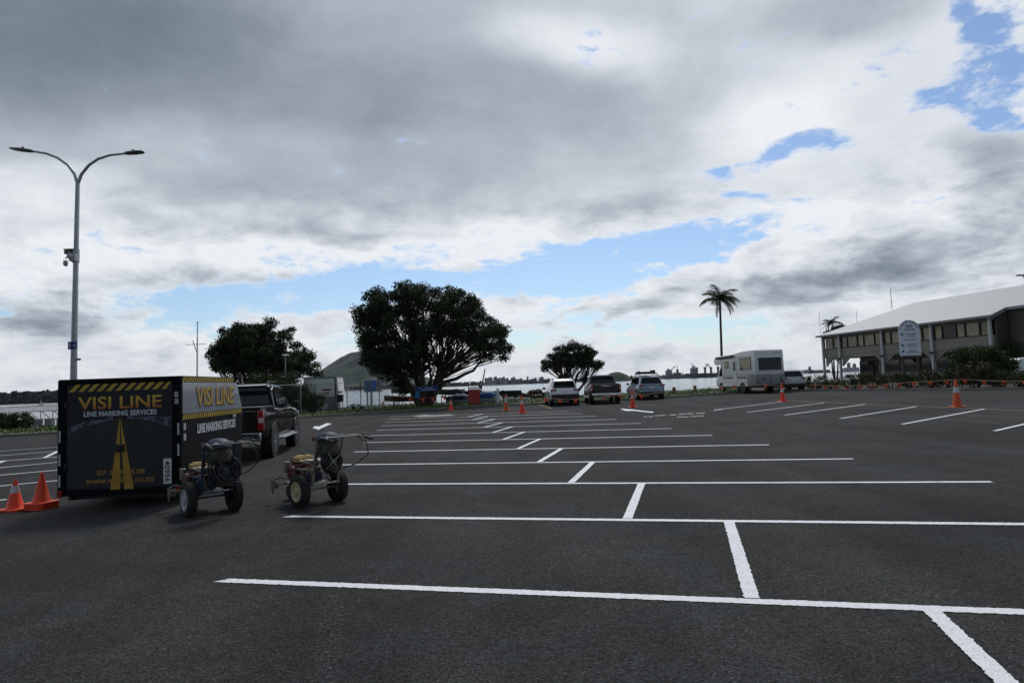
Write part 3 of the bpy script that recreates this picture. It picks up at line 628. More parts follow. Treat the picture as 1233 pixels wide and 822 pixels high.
# near side: grey panel, stripes, lettering
XS = TW/2
sp_ = MB(); Xs = Matrix.Translation((XS, 0, 0)) @ Matrix(((0, 0, 1, 0), (1, 0, 0, 0), (0, 1, 0, 0), (0, 0, 0, 1)))
side_ = MB(); side_.prism([(.03, 1.31), (TL+.02, 1.31), (TL-.26, 1.775), (.03, 1.775)], .004, Xs); sdp = side_.build('side_panel', M_grad, tr)
h2 = MB(); h3 = MB()
for i in range(30):
    y0 = .03+i*.084; a = [(y0, 1.785), (y0+.045, 1.785), (y0+.085, 1.855), (y0+.04, 1.855)]
    if y0+.085 < TL-.36: h2.prism(a, .005, Xs)
    if y0 < TL-.05: h3.prism([(y0, 1.225), (y0+.045, 1.225), (y0+.085, 1.30), (y0+.04, 1.30)], .005, Xs)
h2.build('hazard_stripes', M_hz, tr); h3.build('hazard_stripes', M_hz, tr)
text('lettering', 'VISI LINE', 1.62, .30, face_right(XS+.0105, 1.34, 1.535), M_ink, sdp, bold=.02)
text('lettering', 'VISI LINE', 1.62, .30, face_right(XS+.0125, 1.31, 1.555), mat('amber_letter_print', (.52, .32, .05), .5, var=.12), sdp, bold=.02)
text('lettering', 'LINE MARKING SERVICES', 1.65, .15, face_right(XS+.003, 1.38, 1.06), M_wt, tr, bold=.045)
for z in (1.12, .97): MB().box((XS+.003, .10, z), (.004, .08, .10)).build('sticker', MC['sticker_print'], tr)
q = MB(); q.box((XS+.02, TL-.45, 1.185), (.03, .10, .05)); q.build('side_lamp', M_wlens, tr, bevel=.008)
for s in (-1, 1):
    wheel(tr, s*(TW/2-.14), 1.3, .29, .17, s, M_steel)
q = MB(); q.bar((-.5, TL-.05, .38), (0, TL+1.15, .40), .06); q.bar((.5, TL-.05, .38), (0, TL+1.15, .40), .06); q.box((0, TL+1.2, .43), (.10, .22, .09)); q.tube([(.12, TL+.8, .08), (.12, TL+.8, .62)], .028, 8); q.lathe([(.06, -.02), (.06, .02)], 12, Matrix.Translation((.12, TL+.8, .07)) @ AXX)
q.build('drawbar', M_steel, tr)
q = MB()
for s in (-1, 1): q.bar((s*.70, .02, .165), (s*.70, TL, .165), .06)
q.bar((-.7, .1, .16), (.7, .1, .16), .05); q.bar((-.7, 1.3, .28), (.7, 1.3, .28), .05); q.build('chassis', M_blackpl, tr)

# ------------------------------------------------------------ walk-behind line-marking machines
def torus_pts(c, r, ax, n=22, a0=0, a1=2*PI):
    ax = Vector(ax).normalized(); x = ax.orthogonal().normalized(); y = ax.cross(x); c = Vector(c)
    return [c+(x*math.cos(a0+(a1-a0)*i/n)+y*math.sin(a0+(a1-a0)*i/n))*r for i in range(n+1)]
def marker(label, loc, rotz, C, group):
    t = thing('line_marking_machine', label, 'line marker', loc, rotz, group); wr = C['wr']; fm = C['frame']
    for s in (-1, 1):
        x = s*.29; X = Matrix.Translation((x, 0, wr)) @ AXX; w = .125
        q = MB(); q.lathe([(wr*.55, -w/2+.01), (wr*.78, -w/2), (wr*.94, -w/2+.015), (wr, -w/2+.035), (wr, w/2-.035), (wr*.94, w/2-.015), (wr*.78, w/2), (wr*.55, w/2-.01)], 28, X, True)
        for k in range(30):
            a = 2*PI*k/30; q.box(Vector((x, math.cos(a)*wr, wr+math.sin(a)*wr)), (w*.72, wr*.11, .010), Matrix.Rotation(a-PI/2, 3, 'X'))
        ty = q.build('wheel', M_tyre, t, smooth=35); o = s*(w/2-.012)
        q = MB(); q.lathe([(wr*.60, o-s*.02), (wr*.63, o+s*.008), (wr*.56, o+s*.008), (wr*.50, o-s*.010), (wr*.24, o-s*.012), (wr*.22, o+s*.012), (wr*.06, o+s*.018)], 24, X); 
        for k in range(5):
            a = 2*PI*k/5; q.bar((x+o-s*.02, math.cos(a)*wr*.18, wr+math.sin(a)*wr*.18), (x+o-s*.018, math.cos(a)*wr*.45, wr+math.sin(a)*wr*.45), .02, .035)
        q.build('rim', C['rim'], ty, smooth=40)
    q = MB(); q.tube([(-.29, 0, wr), (.29, 0, wr)], .014, 8)
    for s in (-1, 1):
        q.tube([(s*.19, -.20, .30), (s*.19, .05, .27), (s*.19, .55, .27), (s*.12, .88, .24)], .017, 8)
        q.tube([(s*.19, -.18, .30), (s*.19, -.22, .62), (s*.20, -.30, .98)], .016, 8)
        q.tube([(s*.19, .05, wr+.03), (s*.19, .10, .48)], .014, 6)
        q.tube([(s*.19, -.20, .50), (s*.18, .18, .48), (s*.17, .56, .50)], .014, 6)
    for y, z in ((-.20, .30), (.25, .27), (.55, .27), (-.22, .62), (.18, .48), (.56, .50)): q.tube([(-.19, y, z), (.19, y, z)], .014, 6)
    q.box((0, .30, .285), (.40, .62, .012)); q.build('frame', fm, t, smooth=40)
    # front caster
    q = MB(); q.lathe([(.04, -.03), (.095, -.035), (.11, -.02), (.11, .02), (.095, .035), (.04, .03)], 18, Matrix.Translation((0, .93, .11)) @ AXX); cs = q.build('caster_wheel', M_tyre, t, smooth=40)
    q = MB(); 
    for s in (-1, 1): q.bar((s*.05, .93, .10), (s*.05, .88, .25), .012, .03)
    q.box((0, .88, .255), (.13, .08, .02)); q.tube([(0, .88, .25), (0, .88, .33)], .018, 8); q.build('fork', Mk['stl'], cs)
    # engine
    q = MB(); q.box((0, .36, .385), (.30, .30, .17)); q.box((-.03, .36, .50), (.24, .24, .10)); q.lathe([(.10, 0), (.11, .02), (.11, .07), (.07, .09)], 18, Matrix.Translation((-.15, .36, .42)) @ Matrix.Rotation(-PI/2, 4, 'Y'))
    for k in range(7): q.box((.02, .26+k*.03, .53), (.22, .008, .07))
    en = q.build('engine', C['engine'], t, bevel=.008, smooth=40)
    q = MB(); q.box((0, .40, .615), (.26, .20, .085)); q.box((0, .40, .665), (.20, .15, .03)); q.build('fuel_tank', C['tank'], en, bevel=.025, smooth=50)
    q = MB(); q.lathe([(.026, .68), (.03, .685), (.03, .705), (.02, .71)], 12, Matrix.Translation((.03, .42, 0))); q.box((.02, .56, .56), (.24, .11, .16)); q.box((.17, .40, .50), (.05, .16, .10)); q.build('air_filter', M_blackpl, en, bevel=.02, smooth=40)
    q = MB(); q.lathe([(.03, .44), (.04, .45), (.04, .60), (.03, .61)], 12, Matrix.Translation((-.20, .52, -.02))); q.tube([(-.20, .52, .58), (-.22, .60, .58)], .014, 8); q.build('exhaust', Mk['stl'], en, smooth=40)
    q = MB(); q.box((.0, .08, .60), (.34, .30, .016), Matrix.Rotation(R(6), 3, 'X')); q.box((-.10, .02, .625), (.12, .22, .03)); q.build('tray', C['tray'], t, bevel=.005)
    # pump, filter and hoses
    q = MB(); q.lathe([(.04, .34), (.045, .35), (.045, .46), (.03, .48), (.03, .55), (.02, .56)], 14, Matrix.Translation((-.10, .09, -.02))); q.box((-.10, .09, .36), (.12, .12, .07)); q.build('pump', C['pump'], t, bevel=.008, smooth=40)
    q = MB(); q.lathe([(.03, .30), (.036, .31), (.036, .44), (.025, .46)], 14, Matrix.Translation((-.17, -.03, 0))); q.lathe([(.03, .30), (.036, .31), (.036, .40), (.025, .42)], 14, Matrix.Translation((-.02, -.06, .03))); q.build('filter', C['filter'], t, smooth=40)
    q = MB()
    rr = random.Random(5)
    for k in range(9):
        a = Vector((rr.uniform(-.18, .18), rr.uniform(-.15, .2), rr.uniform(.30, .42))); b_ = Vector((rr.uniform(-.2, .2), rr.uniform(-.2, .75), rr.uniform(.26, .58)))
        mid = (a+b_)/2+Vector((rr.uniform(-.12, .12), rr.uniform(-.1, .1), rr.uniform(-.10, .10))); q.tube([a, a.lerp(mid, .6)+Vector((0, 0, .02)), mid, mid.lerp(b_, .5), b_], .009, 6)
    q.build('hose', C['hose'], t, smooth=60)
    q = MB(); q.tube([(-.20, .75, .26), (-.34, .78, .27), (-.40, .80, .25)], .012, 6); q.tube([(-.38, .70, .30), (-.38, .90, .30)], .014, 8); q.lathe([(.02, -.05), (.028, -.03), (.028, .05), (.012, .07)], 10, Matrix.Translation((-.38, .80, .22))); q.box((-.38, .80, .16), (.03, .06, .05)); q.tube([(-.19, .55, .33), (-.30, .62, .36), (-.38, .78, .32)], .012, 6)
    q.box((-.30, .88, .24), (.16, .02, .10)); q.build('spray_gun', Mk['stl'], t, smooth=40)
    # coiled hose on the back of the uprights
    q = MB(); cr_ = C['coil']; cz = C['cz']; ax = (.30, -1, .12)
    for k in range(9):
        rad = cr_*(1-.055*k); q.tube(torus_pts((C['cx']+(.02 if k % 2 else -.01), -.30-.012*(k % 4), cz), rad, ax), .013, 6, cap=False)
    q.lathe([(cr_*.5, -.025), (cr_*.5, .0)], 20, Matrix.Translation((C['cx'], -.285, cz)) @ Vector(ax).to_track_quat('Z', 'Y').to_matrix().to_4x4())
    co = q.build('coiled_hose', M_blackpl, t, smooth=60)
    q = MB()
    for k in range(4):
        a = k*PI/2+.6; q.bar((C['cx'], -.345, cz), (C['cx']+math.cos(a)*cr_*.92, -.345+.3*math.cos(a)*cr_, cz+math.sin(a)*cr_*.92), .010, .016)
    q.lathe([(.035, -.01), (.035, .02)], 12, Matrix.Translation((C['cx'], -.345, cz)) @ Matrix.Rotation(PI/2, 4, 'X')); q.build('reel_hub', C['hub'], co)
    # bag, helmet-shaped cover
    q = MB(); secs = []
    for i, (z, w, d) in enumerate(((.70, .12, .08), (.74, .17, .12), (.82, .18, .13), (.90, .16, .12), (.96, .15, .11))):
        secs.append([Vector((w*math.cos(2*PI*j/14)*(1+.06*math.sin(5*j+i)), -.24+d*math.sin(2*PI*j/14)*(1+.05*math.cos(3*j+i)), z)) for j in range(14)])
    q.loft(secs); q.build('bucket', C['bag'], t, smooth=50)
    q = MB(); prof = [(.155, .955), (.165, .965), (.16, 1.00), (.135, 1.045), (.09, 1.075), (.04, 1.09)]; q.lathe(prof, 18, Matrix.Translation((0, -.25, .0))); q.box((0, -.42, .965), (.20, .08, .015)); lid = q.build('blue_lid', C['lid'], t, smooth=50)
    q = MB(); q.box((-.05, -.375, 1.015), (.10, .03, .04), Matrix.Rotation(R(-25), 3, 'X')); q.build('lid_patch', M_wt, lid)
    # handlebars
    for s in (-1, 1):
        q = MB(); q.tube([(s*.20, -.30, .98), (s*.21, -.42, 1.03), (s*.26, -.62, 1.02), (s*.30, -.80, .98)], .014, 8); hb = q.build('handlebar', C['bar'], t, smooth=50)
        MB().tube([(s*.282, -.72, 1.0), (s*.305, -.84, .972)], .022, 10).build('grip', M_blackpl, hb, smooth=50)
        MB().tube([(s*.27, -.68, 1.02), (s*.25, -.72, 1.07), (s*.26, -.80, 1.06)], .007, 6).build('brake_lever', Mk['stl'], hb)
    q = MB(); q.tube([(-.26, -.60, 1.02), (.26, -.60, 1.02)], .013, 8); q.box((.0, -.56, 1.03), (.14, .06, .05)); q.build('crossbar', C['bar'], t, smooth=40)
    q = MB(); q.tube([(.22, -.60, 1.03), (.30, -.72, .90), (.34, -.70, .72), (.28, -.50, .56), (.16, -.30, .48)], .008, 6); q.tube([(-.22, -.60, 1.02), (-.27, -.5, .85), (-.22, -.3, .65)], .007, 6); q.build('control_cable', M_blackpl, t, smooth=60)
    q = MB(); q.tube([(-.17, -.24, .66), (-.15, -.22, .95), (-.10, -.22, 1.0)], .010, 6); q.box((-.17, -.20, .99), (.04, .06, .07)); q.build('gun_lever', C['engine'], t, smooth=40)
    for ch in t.children:
        if ch.name.startswith('caster'):
            for o_ in [ch]+list(ch.children): o_.data.transform(Matrix.Translation((0, -.17, 0)))
            continue
        if ch.name.startswith('wheel'): continue
        for o_ in [ch]+list(ch.children):
            for v in o_.data.vertices:
                if v.co.y > .5: v.co.y = .5+(v.co.y-.5)*.60
                if v.co.x < -.24: v.co.x = -.24+(v.co.x+.24)*.6
        for o_ in [ch]+list(ch.children):
            for v in o_.data.vertices:
                if v.co.z > .5: v.co.z = .5+(v.co.z-.5)*.84
    return t
Mk = dict(frameb=mat('machine_blue_frame', (.012, .024, .060), .6, var=.4, vs_=20), eng=mat('engine_red', (.095, .013, .011), .6, var=.35, vs_=20), engd=mat('engine_dirty_red', (.07, .022, .018), .6, var=.4, vs_=25),
    tan=mat('tan_tank', (.42, .29, .10), .7, var=.35, vs_=16), stl=mat('machine_steel', (.21, .21, .20), .55, .5, var=.35, vs_=18), cream=mat('cream_tray', (.36, .34, .27), .7, var=.4, vs_=14), grey=mat('machine_grey', (.20, .20, .18), .7, var=.4, vs_=18), yel=mat('pump_yellow', (.42, .27, .06), .6, var=.4, vs_=20),
    blue=mat('lid_blue', (.008, .024, .062), .55, var=.4, vs_=12, spec=.25), bag=mat('bag_grey', (.055, .055, .048), .9, var=.4, vs_=20), cr=mat('cream_rim', (.52, .46, .27), .5, var=.3, vs_=20), gr=mat('grey_rim', (.38, .39, .41), .5, var=.25, vs_=20), blk=M_blackpl)
w2 = (G(362, 610)+G(406, 603.5))/2
for k_ in ('frameb', 'eng', 'engd', 'tan', 'cream', 'grey', 'yel', 'blue', 'bag', 'cr', 'gr', 'stl'):      # years of paint splashes
    nt, N, L, b = tree_of(Mk[k_]); tc = N.new('ShaderNodeTexCoord'); n = N.new('ShaderNodeTexNoise'); n.inputs['Scale'].default_value = 34; n.inputs['Detail'].default_value = 5; n.inputs['Roughness'].default_value = .7; L.new(tc.outputs['Object'], n.inputs[0])
    mr = N.new('ShaderNodeMapRange'); L.new(n.outputs['Fac'], mr.inputs[0]); mr.inputs[1].default_value = .57; mr.inputs[2].default_value = .63; mr.inputs[4].default_value = .8
    mx = N.new('ShaderNodeMix'); mx.data_type = 'RGBA'; L.new(mr.outputs[0], mx.inputs[0]); L.new(b.inputs['Base Color'].links[0].from_socket, mx.inputs[6]); mx.inputs[7].default_value = (.34, .32, .25, 1); L.new(mx.outputs[2], b.inputs['Base Color'])
marker('line marking machine with cream rims and raised handlebar standing clear of the trailer', Z(w2, 0), R(47), dict(wr=.215, frame=Mk['grey'], rim=Mk['cr'], engine=Mk['eng'], tank=Mk['tan'], tray=Mk['cream'], pump=Mk['yel'], filter=Mk['frameb'], hose=Mk['blk'], coil=.185, cx=.02, cz=.62, hub=Mk['stl'], bag=Mk['bag'], lid=Mk['blue'], bar=Mk['stl']), 'walk behind line marking machines')
w1 = (G(230, 622)+G(279, 613.5))/2
marker('blue framed line marking machine with grey rims right behind the trailer', Z(w1, 0), R(44), dict(wr=.22, frame=Mk['frameb'], rim=Mk['gr'], engine=Mk['engd'], tank=Mk['tan'], tray=Mk['cream'], pump=Mk['grey'], filter=Mk['frameb'], hose=Mk['frameb'], coil=.235, cx=.06, cz=.60, hub=Mk['frameb'], bag=Mk['bag'], lid=Mk['blue'], bar=Mk['grey']), 'walk behind line marking machines')

# ------------------------------------------------------------ traffic cones
def cone(label, loc, H, Rb, base, om=M_orange, sleeves=((.45, .62),), bh=.03, group='orange traffic cones'):
    t = thing('traffic_cone', label, 'traffic cone', loc, rnd.uniform(-.3, .3), group)
    Rt = .028*H/.7; q = MB(); q.lathe([(Rb+.015, bh), (Rb, bh+.012), (Rt, H-.01), (Rt*.9, H), (Rt*.5, H), (Rt*.5, H-.03)], 24); q.build('cone_body', om, t, smooth=40)
    q = MB(); c = base*.5; k = c*.28; q.prism([(-c+k, -c), (c-k, -c), (c, -c+k), (c, c-k), (c-k, c), (-c+k, c), (-c, c-k), (-c, -c+k)], bh, Matrix.Translation((0, 0, .002))); q.build('base', om, t, bevel=.005)
    for a, b_ in sleeves:
        ra, rb = Rb+(Rt-Rb)*a+.003, Rb+(Rt-Rb)*b_+.003
        q = MB(); q.lathe([(ra-.004, H*a), (ra, H*a), (rb, H*b_), (rb-.004, H*b_)], 24); q.build('reflective_collar', M_reflect, t, smooth=60)
    return t
cone('small orange cone with one silver band left of the plain cone stack', G(18, 614), .45, .115, .35, M_orange, ((.56, .80),))
st = G(50, 612)
for k, lb in enumerate(('orange cone at the bottom of the stack beside the trailer', 'orange cone in the middle of the stack beside the trailer', 'plain orange cone on top of the stack beside the trailer')):
    cone(lb, Z(st, .035*k), .46, .115, .35, M_orange, ())
big = ((.36, .50), (.64, .76))
cone('tall faded orange cone at the right by the angled bays', G(1153, 490), .99, .15, .46, M_orange_d, ((.52, .72),))
cone('orange cone standing behind the motorhome on the yellow line', G(942.5, 483.2), .95, .14, .46, M_orange, ((.50, .68),))
cone('orange cone at the tip of the white arrow near the parked cars', G(762, 490.3), .95, .14, .46, M_orange, ((.50, .66),))
cone('orange cone with a stained band, right one of the pair left of the white car', G(629, 497.3), .90, .14, .46, M_orange, ((.52, .72),))
cone('orange cone with a dirty dark top, left of the other cone beside the white car', G(609.5, 494.2), .92, .14, .46, M_orange_d, ((.5, .8),))
cone('small orange cone on the kerb beside the red cabinet', G(543, 493.6), .72, .13, .42, M_orange, ((.55, .72),))

# ------------------------------------------------------------ lamp post with cameras
def base_at(px, py_top_of_ground_guess, Y): return onground(px, Y)
LY = 23.0; lb = at(88.5, 450, LY); lb = Vector((lb.x, LY, gz(lb.x, LY)))
ltop = at(93.5, 222, LY)
lamp = thing('street_lamp', 'tall grey twin-arm street lamp with cameras rising behind the black trailer', 'street lamp', lb)
def lo(px, py, Y=LY): return at(px, py, Y)-lb
q = MB(); q.tube([(0, 0, 0), (0, 0, .25), (0, 0, .26), lo(88.8, 440), lo(91.3, 320), lo(93.5, 222), lo(93.6, 219)], [.14, .14, .125, .105, .085, .07, .065], 14); q.build('pole', M_steel, lamp, smooth=40)
for pts in ([(93.6, 222), (90, 210), (82, 199), (70, 190.5), (56, 185), (40, 182.3)], [(93.6, 222), (98, 210), (107, 199), (118, 191.5), (132, 187), (150, 185)]):
    q = MB(); q.tube([lo(*p) for p in pts], [.06, .055, .05, .045, .04, .035], 10); a_ = q.build('arm', M_steel, lamp, smooth=60)
    e1, e2 = lo(*pts[-1]), (lo(12, 179) if pts[-1][0] < 90 else lo(173, 182.8)); d = (e2-e1); 
    h = MB(); sec = []
    for t_, w, th in ((0, .05, .05), (.12, .12, .07), (.55, .17, .075), (.9, .15, .05), (1.0, .08, .02)):
        c = e1+d*t_; sec.append([c+Vector((0, -w, -th*.3)), c+Vector((0, -w*.6, th*.7)), c+Vector((0, w*.6, th*.7)), c+Vector((0, w, -th*.3)), c+Vector((0, w*.7, -th*.55)), c+Vector((0, -w*.7, -th*.55))])
    h.loft(sec); c = e1+d*.45; h.lathe([(.03, 0), (.035, .06), (.02, .08)], 10, Matrix.Translation(c+Vector((0, 0, .05)))); h.build('lamp_head', mat('lamp_head_grey', (.06, .065, .07), .5, var=.15), a_, smooth=40)
q = MB(); c = lo(79, 318); p1 = lo(90, 312); q.tube([p1, lo(84, 309), lo(80, 309.5), lo(79, 312)], .022, 8); arm_ = q.build('camera_bracket', M_wp, lamp, smooth=60)
q = MB(); q.lathe([(.05, .13), (.075, .11), (.08, .02), (.078, 0), (.06, -.05), (.03, -.075), (.005, -.082)], 16, Matrix.Translation(c)); q.build('dome_camera', mat('camera_housing', (.45, .46, .48), .35, var=.1), lamp, smooth=60)
q = MB(); c = lo(84.5, 304); q.box(c, (.24, .30, .15)); q.box(c+Vector((.02, -.01, .09)), (.30, .36, .02)); q.bar(c+Vector((.1, 0, -.05)), lo(90.5, 306), .04); q.build('floodlight', mat('camera_housing_tan', (.16, .15, .11), .5, var=.2), lamp, bevel=.015)
q = MB(); q.box(lo(91, 311)+Vector((0, -.12, 0)), (.22, .16, .26)); q.lathe([(.09, -.1), (.11, 0), (.06, .08)], 14, Matrix.Translation(lo(89, 309)+Vector((0, -.20, 0)))); q.build('junction_box', MC['camera_housing'], lamp, bevel=.02, smooth=50)
q = MB(); q.tube([lo(91, 316)+Vector((0, 0, 0)), lo(91.2, 300)], .12, 12); q.build('collar', M_steel, lamp, smooth=40)
sgm = mat('sign_blue', (.012, .035, .20), .45, var=.15)
q = MB(); q.box(lo(89.8, 416)+Vector((0, -.12, 0)), (.30, .02, .27)); sg = q.build('zone_sign', sgm, lamp, bevel=.004)
text('lettering', '4', .08, .14, face_back(*(lo(92.3, 416)+Vector((0, -.133, 0)))), M_wt, sg); text('lettering', '1', .05, .14, face_back(*(lo(87.2, 416)+Vector((0, -.133, 0)))), M_wt, sg)
q = MB(); q.box(lo(95, 432.5), (.10, .08, .07)); q.build('small_camera', M_blackpl, lamp, bevel=.01)
# white marker post just left of the trailer, hidden behind it
p = Z(G(70.5, 541), 0)
t = thing('marker_post', 'thin white post peeking out left of the black trailer', 'post', p)
q = MB(); q.tube([(0, 0, 0), (0, 0, .55)], .025, 8); q.build('post', M_wp, t, smooth=40); q = MB(); q.lathe([(.06, 0), (.06, .015), (.03, .03)], 12); q.build('base', M_wp, t)

# ------------------------------------------------------------ parked cars at the far edge
def rear_at(px, py): p = G(px, py); return Z(p, 0)
c1 = car('parked_car', 'white compact car with dark tail lights, leftmost of the three parked by the water', 'car', rear_at(681, 488.3), R(2.5), suv(mat('pearl_white_paint', (.80, .82, .84), .3, var=.04, coat=.9), bumper=[((0, .01, .50), (1.72, .20, .42)), ((0, 4.5, .42), (1.4, .16, .22))]), 'cars parked by the water')
q = MB(); q.box((0, .20, 1.66), (1.25, .30, .03)); q.build('spoiler', MC['pearl_white_paint'], c1, bevel=.01)
c2 = car('pickup_truck', 'black pickup with chrome bumper parked between the white and the silver car', 'pickup', rear_at(730.5, 486.3), R(-1), ute(mat('dark_maroon_paint', (.004, .003, .0035), .2, var=.1, coat=.0, spec=.10)), 'cars parked by the water'); tailgate_bits(c2)
q = MB(); q.box((0, -.03, 1.12), (.55, .03, .05)); q.build('tailgate_trim', M_chrome, c2, bevel=.008)
c3 = car('parked_car', 'silver blue wagon with black roof rack, rightmost of the three parked by the water', 'car', rear_at(786, 481), R(2), suv(M_silver, bumper=[((0, .03, .58), (1.66, .20, .16)), ((0, 4.5, .42), (1.4, .16, .22))], bumpm=mat('silver_bumper', (.30, .33, .37), .35, .4, var=.05)), 'cars parked by the water')
q = MB(); q.box((0, .05, .42), (1.6, .1, .20)); q.build('rear_skirt', M_blackpl, c3, bevel=.02)
q = MB()
for s in (-1, 1): q.tube([(s*.60, .7, 1.64), (s*.60, .85, 1.70), (s*.60, 2.3, 1.70), (s*.60, 2.45, 1.64)], .018, 6)
for y in (1.0, 2.1): q.bar((-.68, y, 1.78), (.68, y, 1.78), .08, .06)
q.box((-.25, 1.5, 1.86), (.7, 1.6, .10)); q.box((.45, 1.5, 1.90), (.16, .9, .22)); q.box((-.62, 1.1, 1.87), (.14, .3, .18)); q.build('roof_rack', M_blackpl, c3, bevel=.01)
wc = car('parked_car', 'pale car partly hidden at the right of the motorhome', 'car', rear_at(957.5, 471), R(-3), suv(mat('pale_car_paint', (.48, .52, .58), .32, var=.04, coat=.8)), 'cars parked by the water')
pp = at(1213.5, 445, 46); rc = car('parked_car', 'white car whose rounded end shows above the bushes at the right edge', 'car', Vector((pp.x-.05, 46, gz(36, 46)+.12)), R(-90), suv(MC['pearl_white_paint']))

# ------------------------------------------------------------ motorhome
cb = G(911.5, 473.6); chead = R(11.0)
M_cw = mat('motorhome_white', (.78, .79, .80), .45, var=.06, vs_=1.5, coat=.3); M_cg = mat('motorhome_grey', (.26, .28, .29), .5, var=.1, vs_=2); M_curt = mat('curtain', (.50, .46, .34), .9, var=.12, vs_=5)
off = Matrix.Rotation(chead, 3, 'Z') @ Vector((-1.16, 0, 0)); mh = thing('motorhome', 'old white coachbuilt motorhome with big dark rear window parked at the grass edge', 'motorhome', Z(Vector((cb.x-off.x, cb.y-off.y, 0)), 0), chead)
hwm = 1.16; q = MB()
Xs = Matrix.Translation((-hwm, 0, 0)) @ Matrix(((0, 0, 1, 0), (1, 0, 0, 0), (0, 1, 0, 0), (0, 0, 0, 1)))
q.prism([(0, 1.35), (4.9, 1.35), (4.9, 2.25), (6.0, 2.25), (6.15, 2.6), (5.9, 2.92), (3.2, 2.98), (1.7, 3.14), (.15, 3.16), (.06, 3.06)], 2*hwm, Xs); q.build('coach_body', M_cw, mh, bevel=.05, smooth=35)
q = MB(); q.prism([(.01, .62), (1.2, .55), (1.2, 1.352), (.0, 1.352)], 2*hwm+.02, Xs @ Matrix.Translation((0, 0, -.01))); q.build('rear_panel', M_cg, mh, bevel=.03, smooth=35)
q = MB(); q.prism([(1.2, .50), (4.9, .50), (4.9, 1.352), (1.2, 1.352)], 2*hwm-.01, Xs @ Matrix.Translation((0, 0, .005))); q.build('lower_body', M_cw, mh, bevel=.02)
q = MB(); q.prism([(4.9, .45), (6.35, .5), (6.42, 1.0), (6.2, 1.25), (5.5, 2.25), (4.9, 2.36)], 1.78, Matrix.Translation((-.89, 0, 0)) @ Matrix(((0, 0, 1, 0), (1, 0, 0, 0), (0, 1, 0, 0), (0, 0, 0, 1)))); cabp = q.build('cab', M_cw, mh, bevel=.05, smooth=35)
for s in (-1, 1):
    w = MB(); pts = [(s*.905, 5.0, 1.35), (s*.905, 5.95, 1.32), (s*.905, 5.45, 2.12), (s*.905, 5.0, 2.15)]; w.hull(pts if s > 0 else pts[::-1], .02); w.build('cab_window', M_glass, cabp)
w = MB(); w.hull([(.8, 6.17, 1.32), (-.8, 6.17, 1.32), (-.76, 5.56, 2.2), (.76, 5.56, 2.2)], .02); w.build('windscreen', M_glass, cabp)
q = MB(); q.box((0, -.005, 2.12), (2.0, .05, 1.04)); wf = q.build('window_frame', M_cw, mh, bevel=.03)
q = MB(); q.box((0, -.02, 2.12), (1.86, .04, .92)); q.build('rear_window', M_glass, wf, bevel=.02)
q = MB(); q.box((0, -.012, 1.0), (.012, .03, .62)); q.box((-.55, -.02, 1.02), (.14, .03, .12)); q.box((.85, -.02, 1.0), (.05, .03, .3)); q.build('panel_fittings', M_blackpl, mh)
for s in (-1, 1): MB().box((s*.98, -.02, .80), (.16, .04, .10)).build('tail_light', M_red, mh, bevel=.01)
def lwin(y, z, w_, h_, nm, m2, pm=None):
    o_ = MB().box((-hwm-.012, y, z), (.03, w_, h_)).build(nm, M_blackpl if m2 is not None else M_cw, mh, bevel=.012)
    if m2: MB().box((-hwm-.025, y, z), (.012, w_-.10, h_-.10)).build('pane', m2, o_)
    return o_
lwin(1.35, 2.2, 1.6, .88, 'side_window', M_curt); MB().box((-hwm-.036, 1.85, 1.85), (.010, .20, .25)).build('curtain_gap', M_blackpl, mh)
MB().box((-hwm-.036, 1.45, 2.2), (.010, .03, .80)).build('window_bar', M_cw, mh)
lwin(4.1, 2.2, .56, .52, 'side_window', M_curt); MB().box((-hwm-.036, 4.1, 2.2), (.010, .03, .46)).build('window_bar', M_cw, mh)
dq = MB().box((-hwm-.012, 2.9, 1.65), (.03, .62, 1.75)).build('door', M_cw, mh, bevel=.02); MB().box((-hwm-.028, 2.9, 2.05), (.012, .30, .62)).build('pane', M_glass, dq); MB().box((-hwm-.04, 2.65, 1.5), (.03, .05, .12)).build('handle', M_blackpl, dq)
stm = mat('brown_stripe', (.11, .07, .035), .5, var=.3, vs_=8)
q = MB(); q.box((-hwm-.004, 3.0, 1.20), (.012, 3.4, .09)); q.box((-hwm-.004, 2.6, 1.12), (.012, 2.8, .03)); q.build('side_stripe', stm, mh)
q = MB(); q.box((-hwm-.004, 2.5, 1.36), (.012, 4.6, .035)); q.box((-hwm-.012, .62, 1.0), (.012, .04, .66)); q.box((-hwm-.004, 3.0, 2.72), (.012, 5.4, .03)); q.box((-hwm-.004, 1.3, .78), (.010, .9, .02)); q.build('side_moulding', M_cg, mh)
q = MB(); q.tube([(-hwm-.10, 2.9, 2.86), (-hwm-.10, 5.5, 2.76)], .085, 10); q.build('awning_roll', mat('awning_drab', (.10, .11, .085), .8, var=.2), mh, smooth=50)
q = MB(); q.box((-.2, 2.9, 3.05), (.6, .7, .14)); q.box((.3, 4.6, 2.98), (.5, .5, .12)); q.build('roof_vent', M_cw, mh, bevel=.03)
q = MB(); q.tube([(.25+.06*i, -.0-.012, 2.92+.035*math.sin(i*1.9)) for i in range(11)], .010, 5); q.build('script_mark', M_ink, mh)
q = MB(); q.box((0, 3.0, .48), (1.7, 5.6, .16)); q.box((0, .1, .55), (2.2, .14, .16)); q.build('chassis', M_blackpl, mh)
for y in (1.9, 5.55):
    for s in (-1, 1): wheel(mh, s*(hwm-.16 if y < 3 else .80), y, .36, .22, s, M_steel)
    for s in (-1, 1): MB().lathe([(.39, s*.85), (.42, s*(hwm+.004 if y < 3 else .893)), (.40, s*(hwm+.012 if y < 3 else .90))], 20, Matrix.Translation((0, y, .40)) @ AXX).build('wheel_arch', M_blackpl, mh)

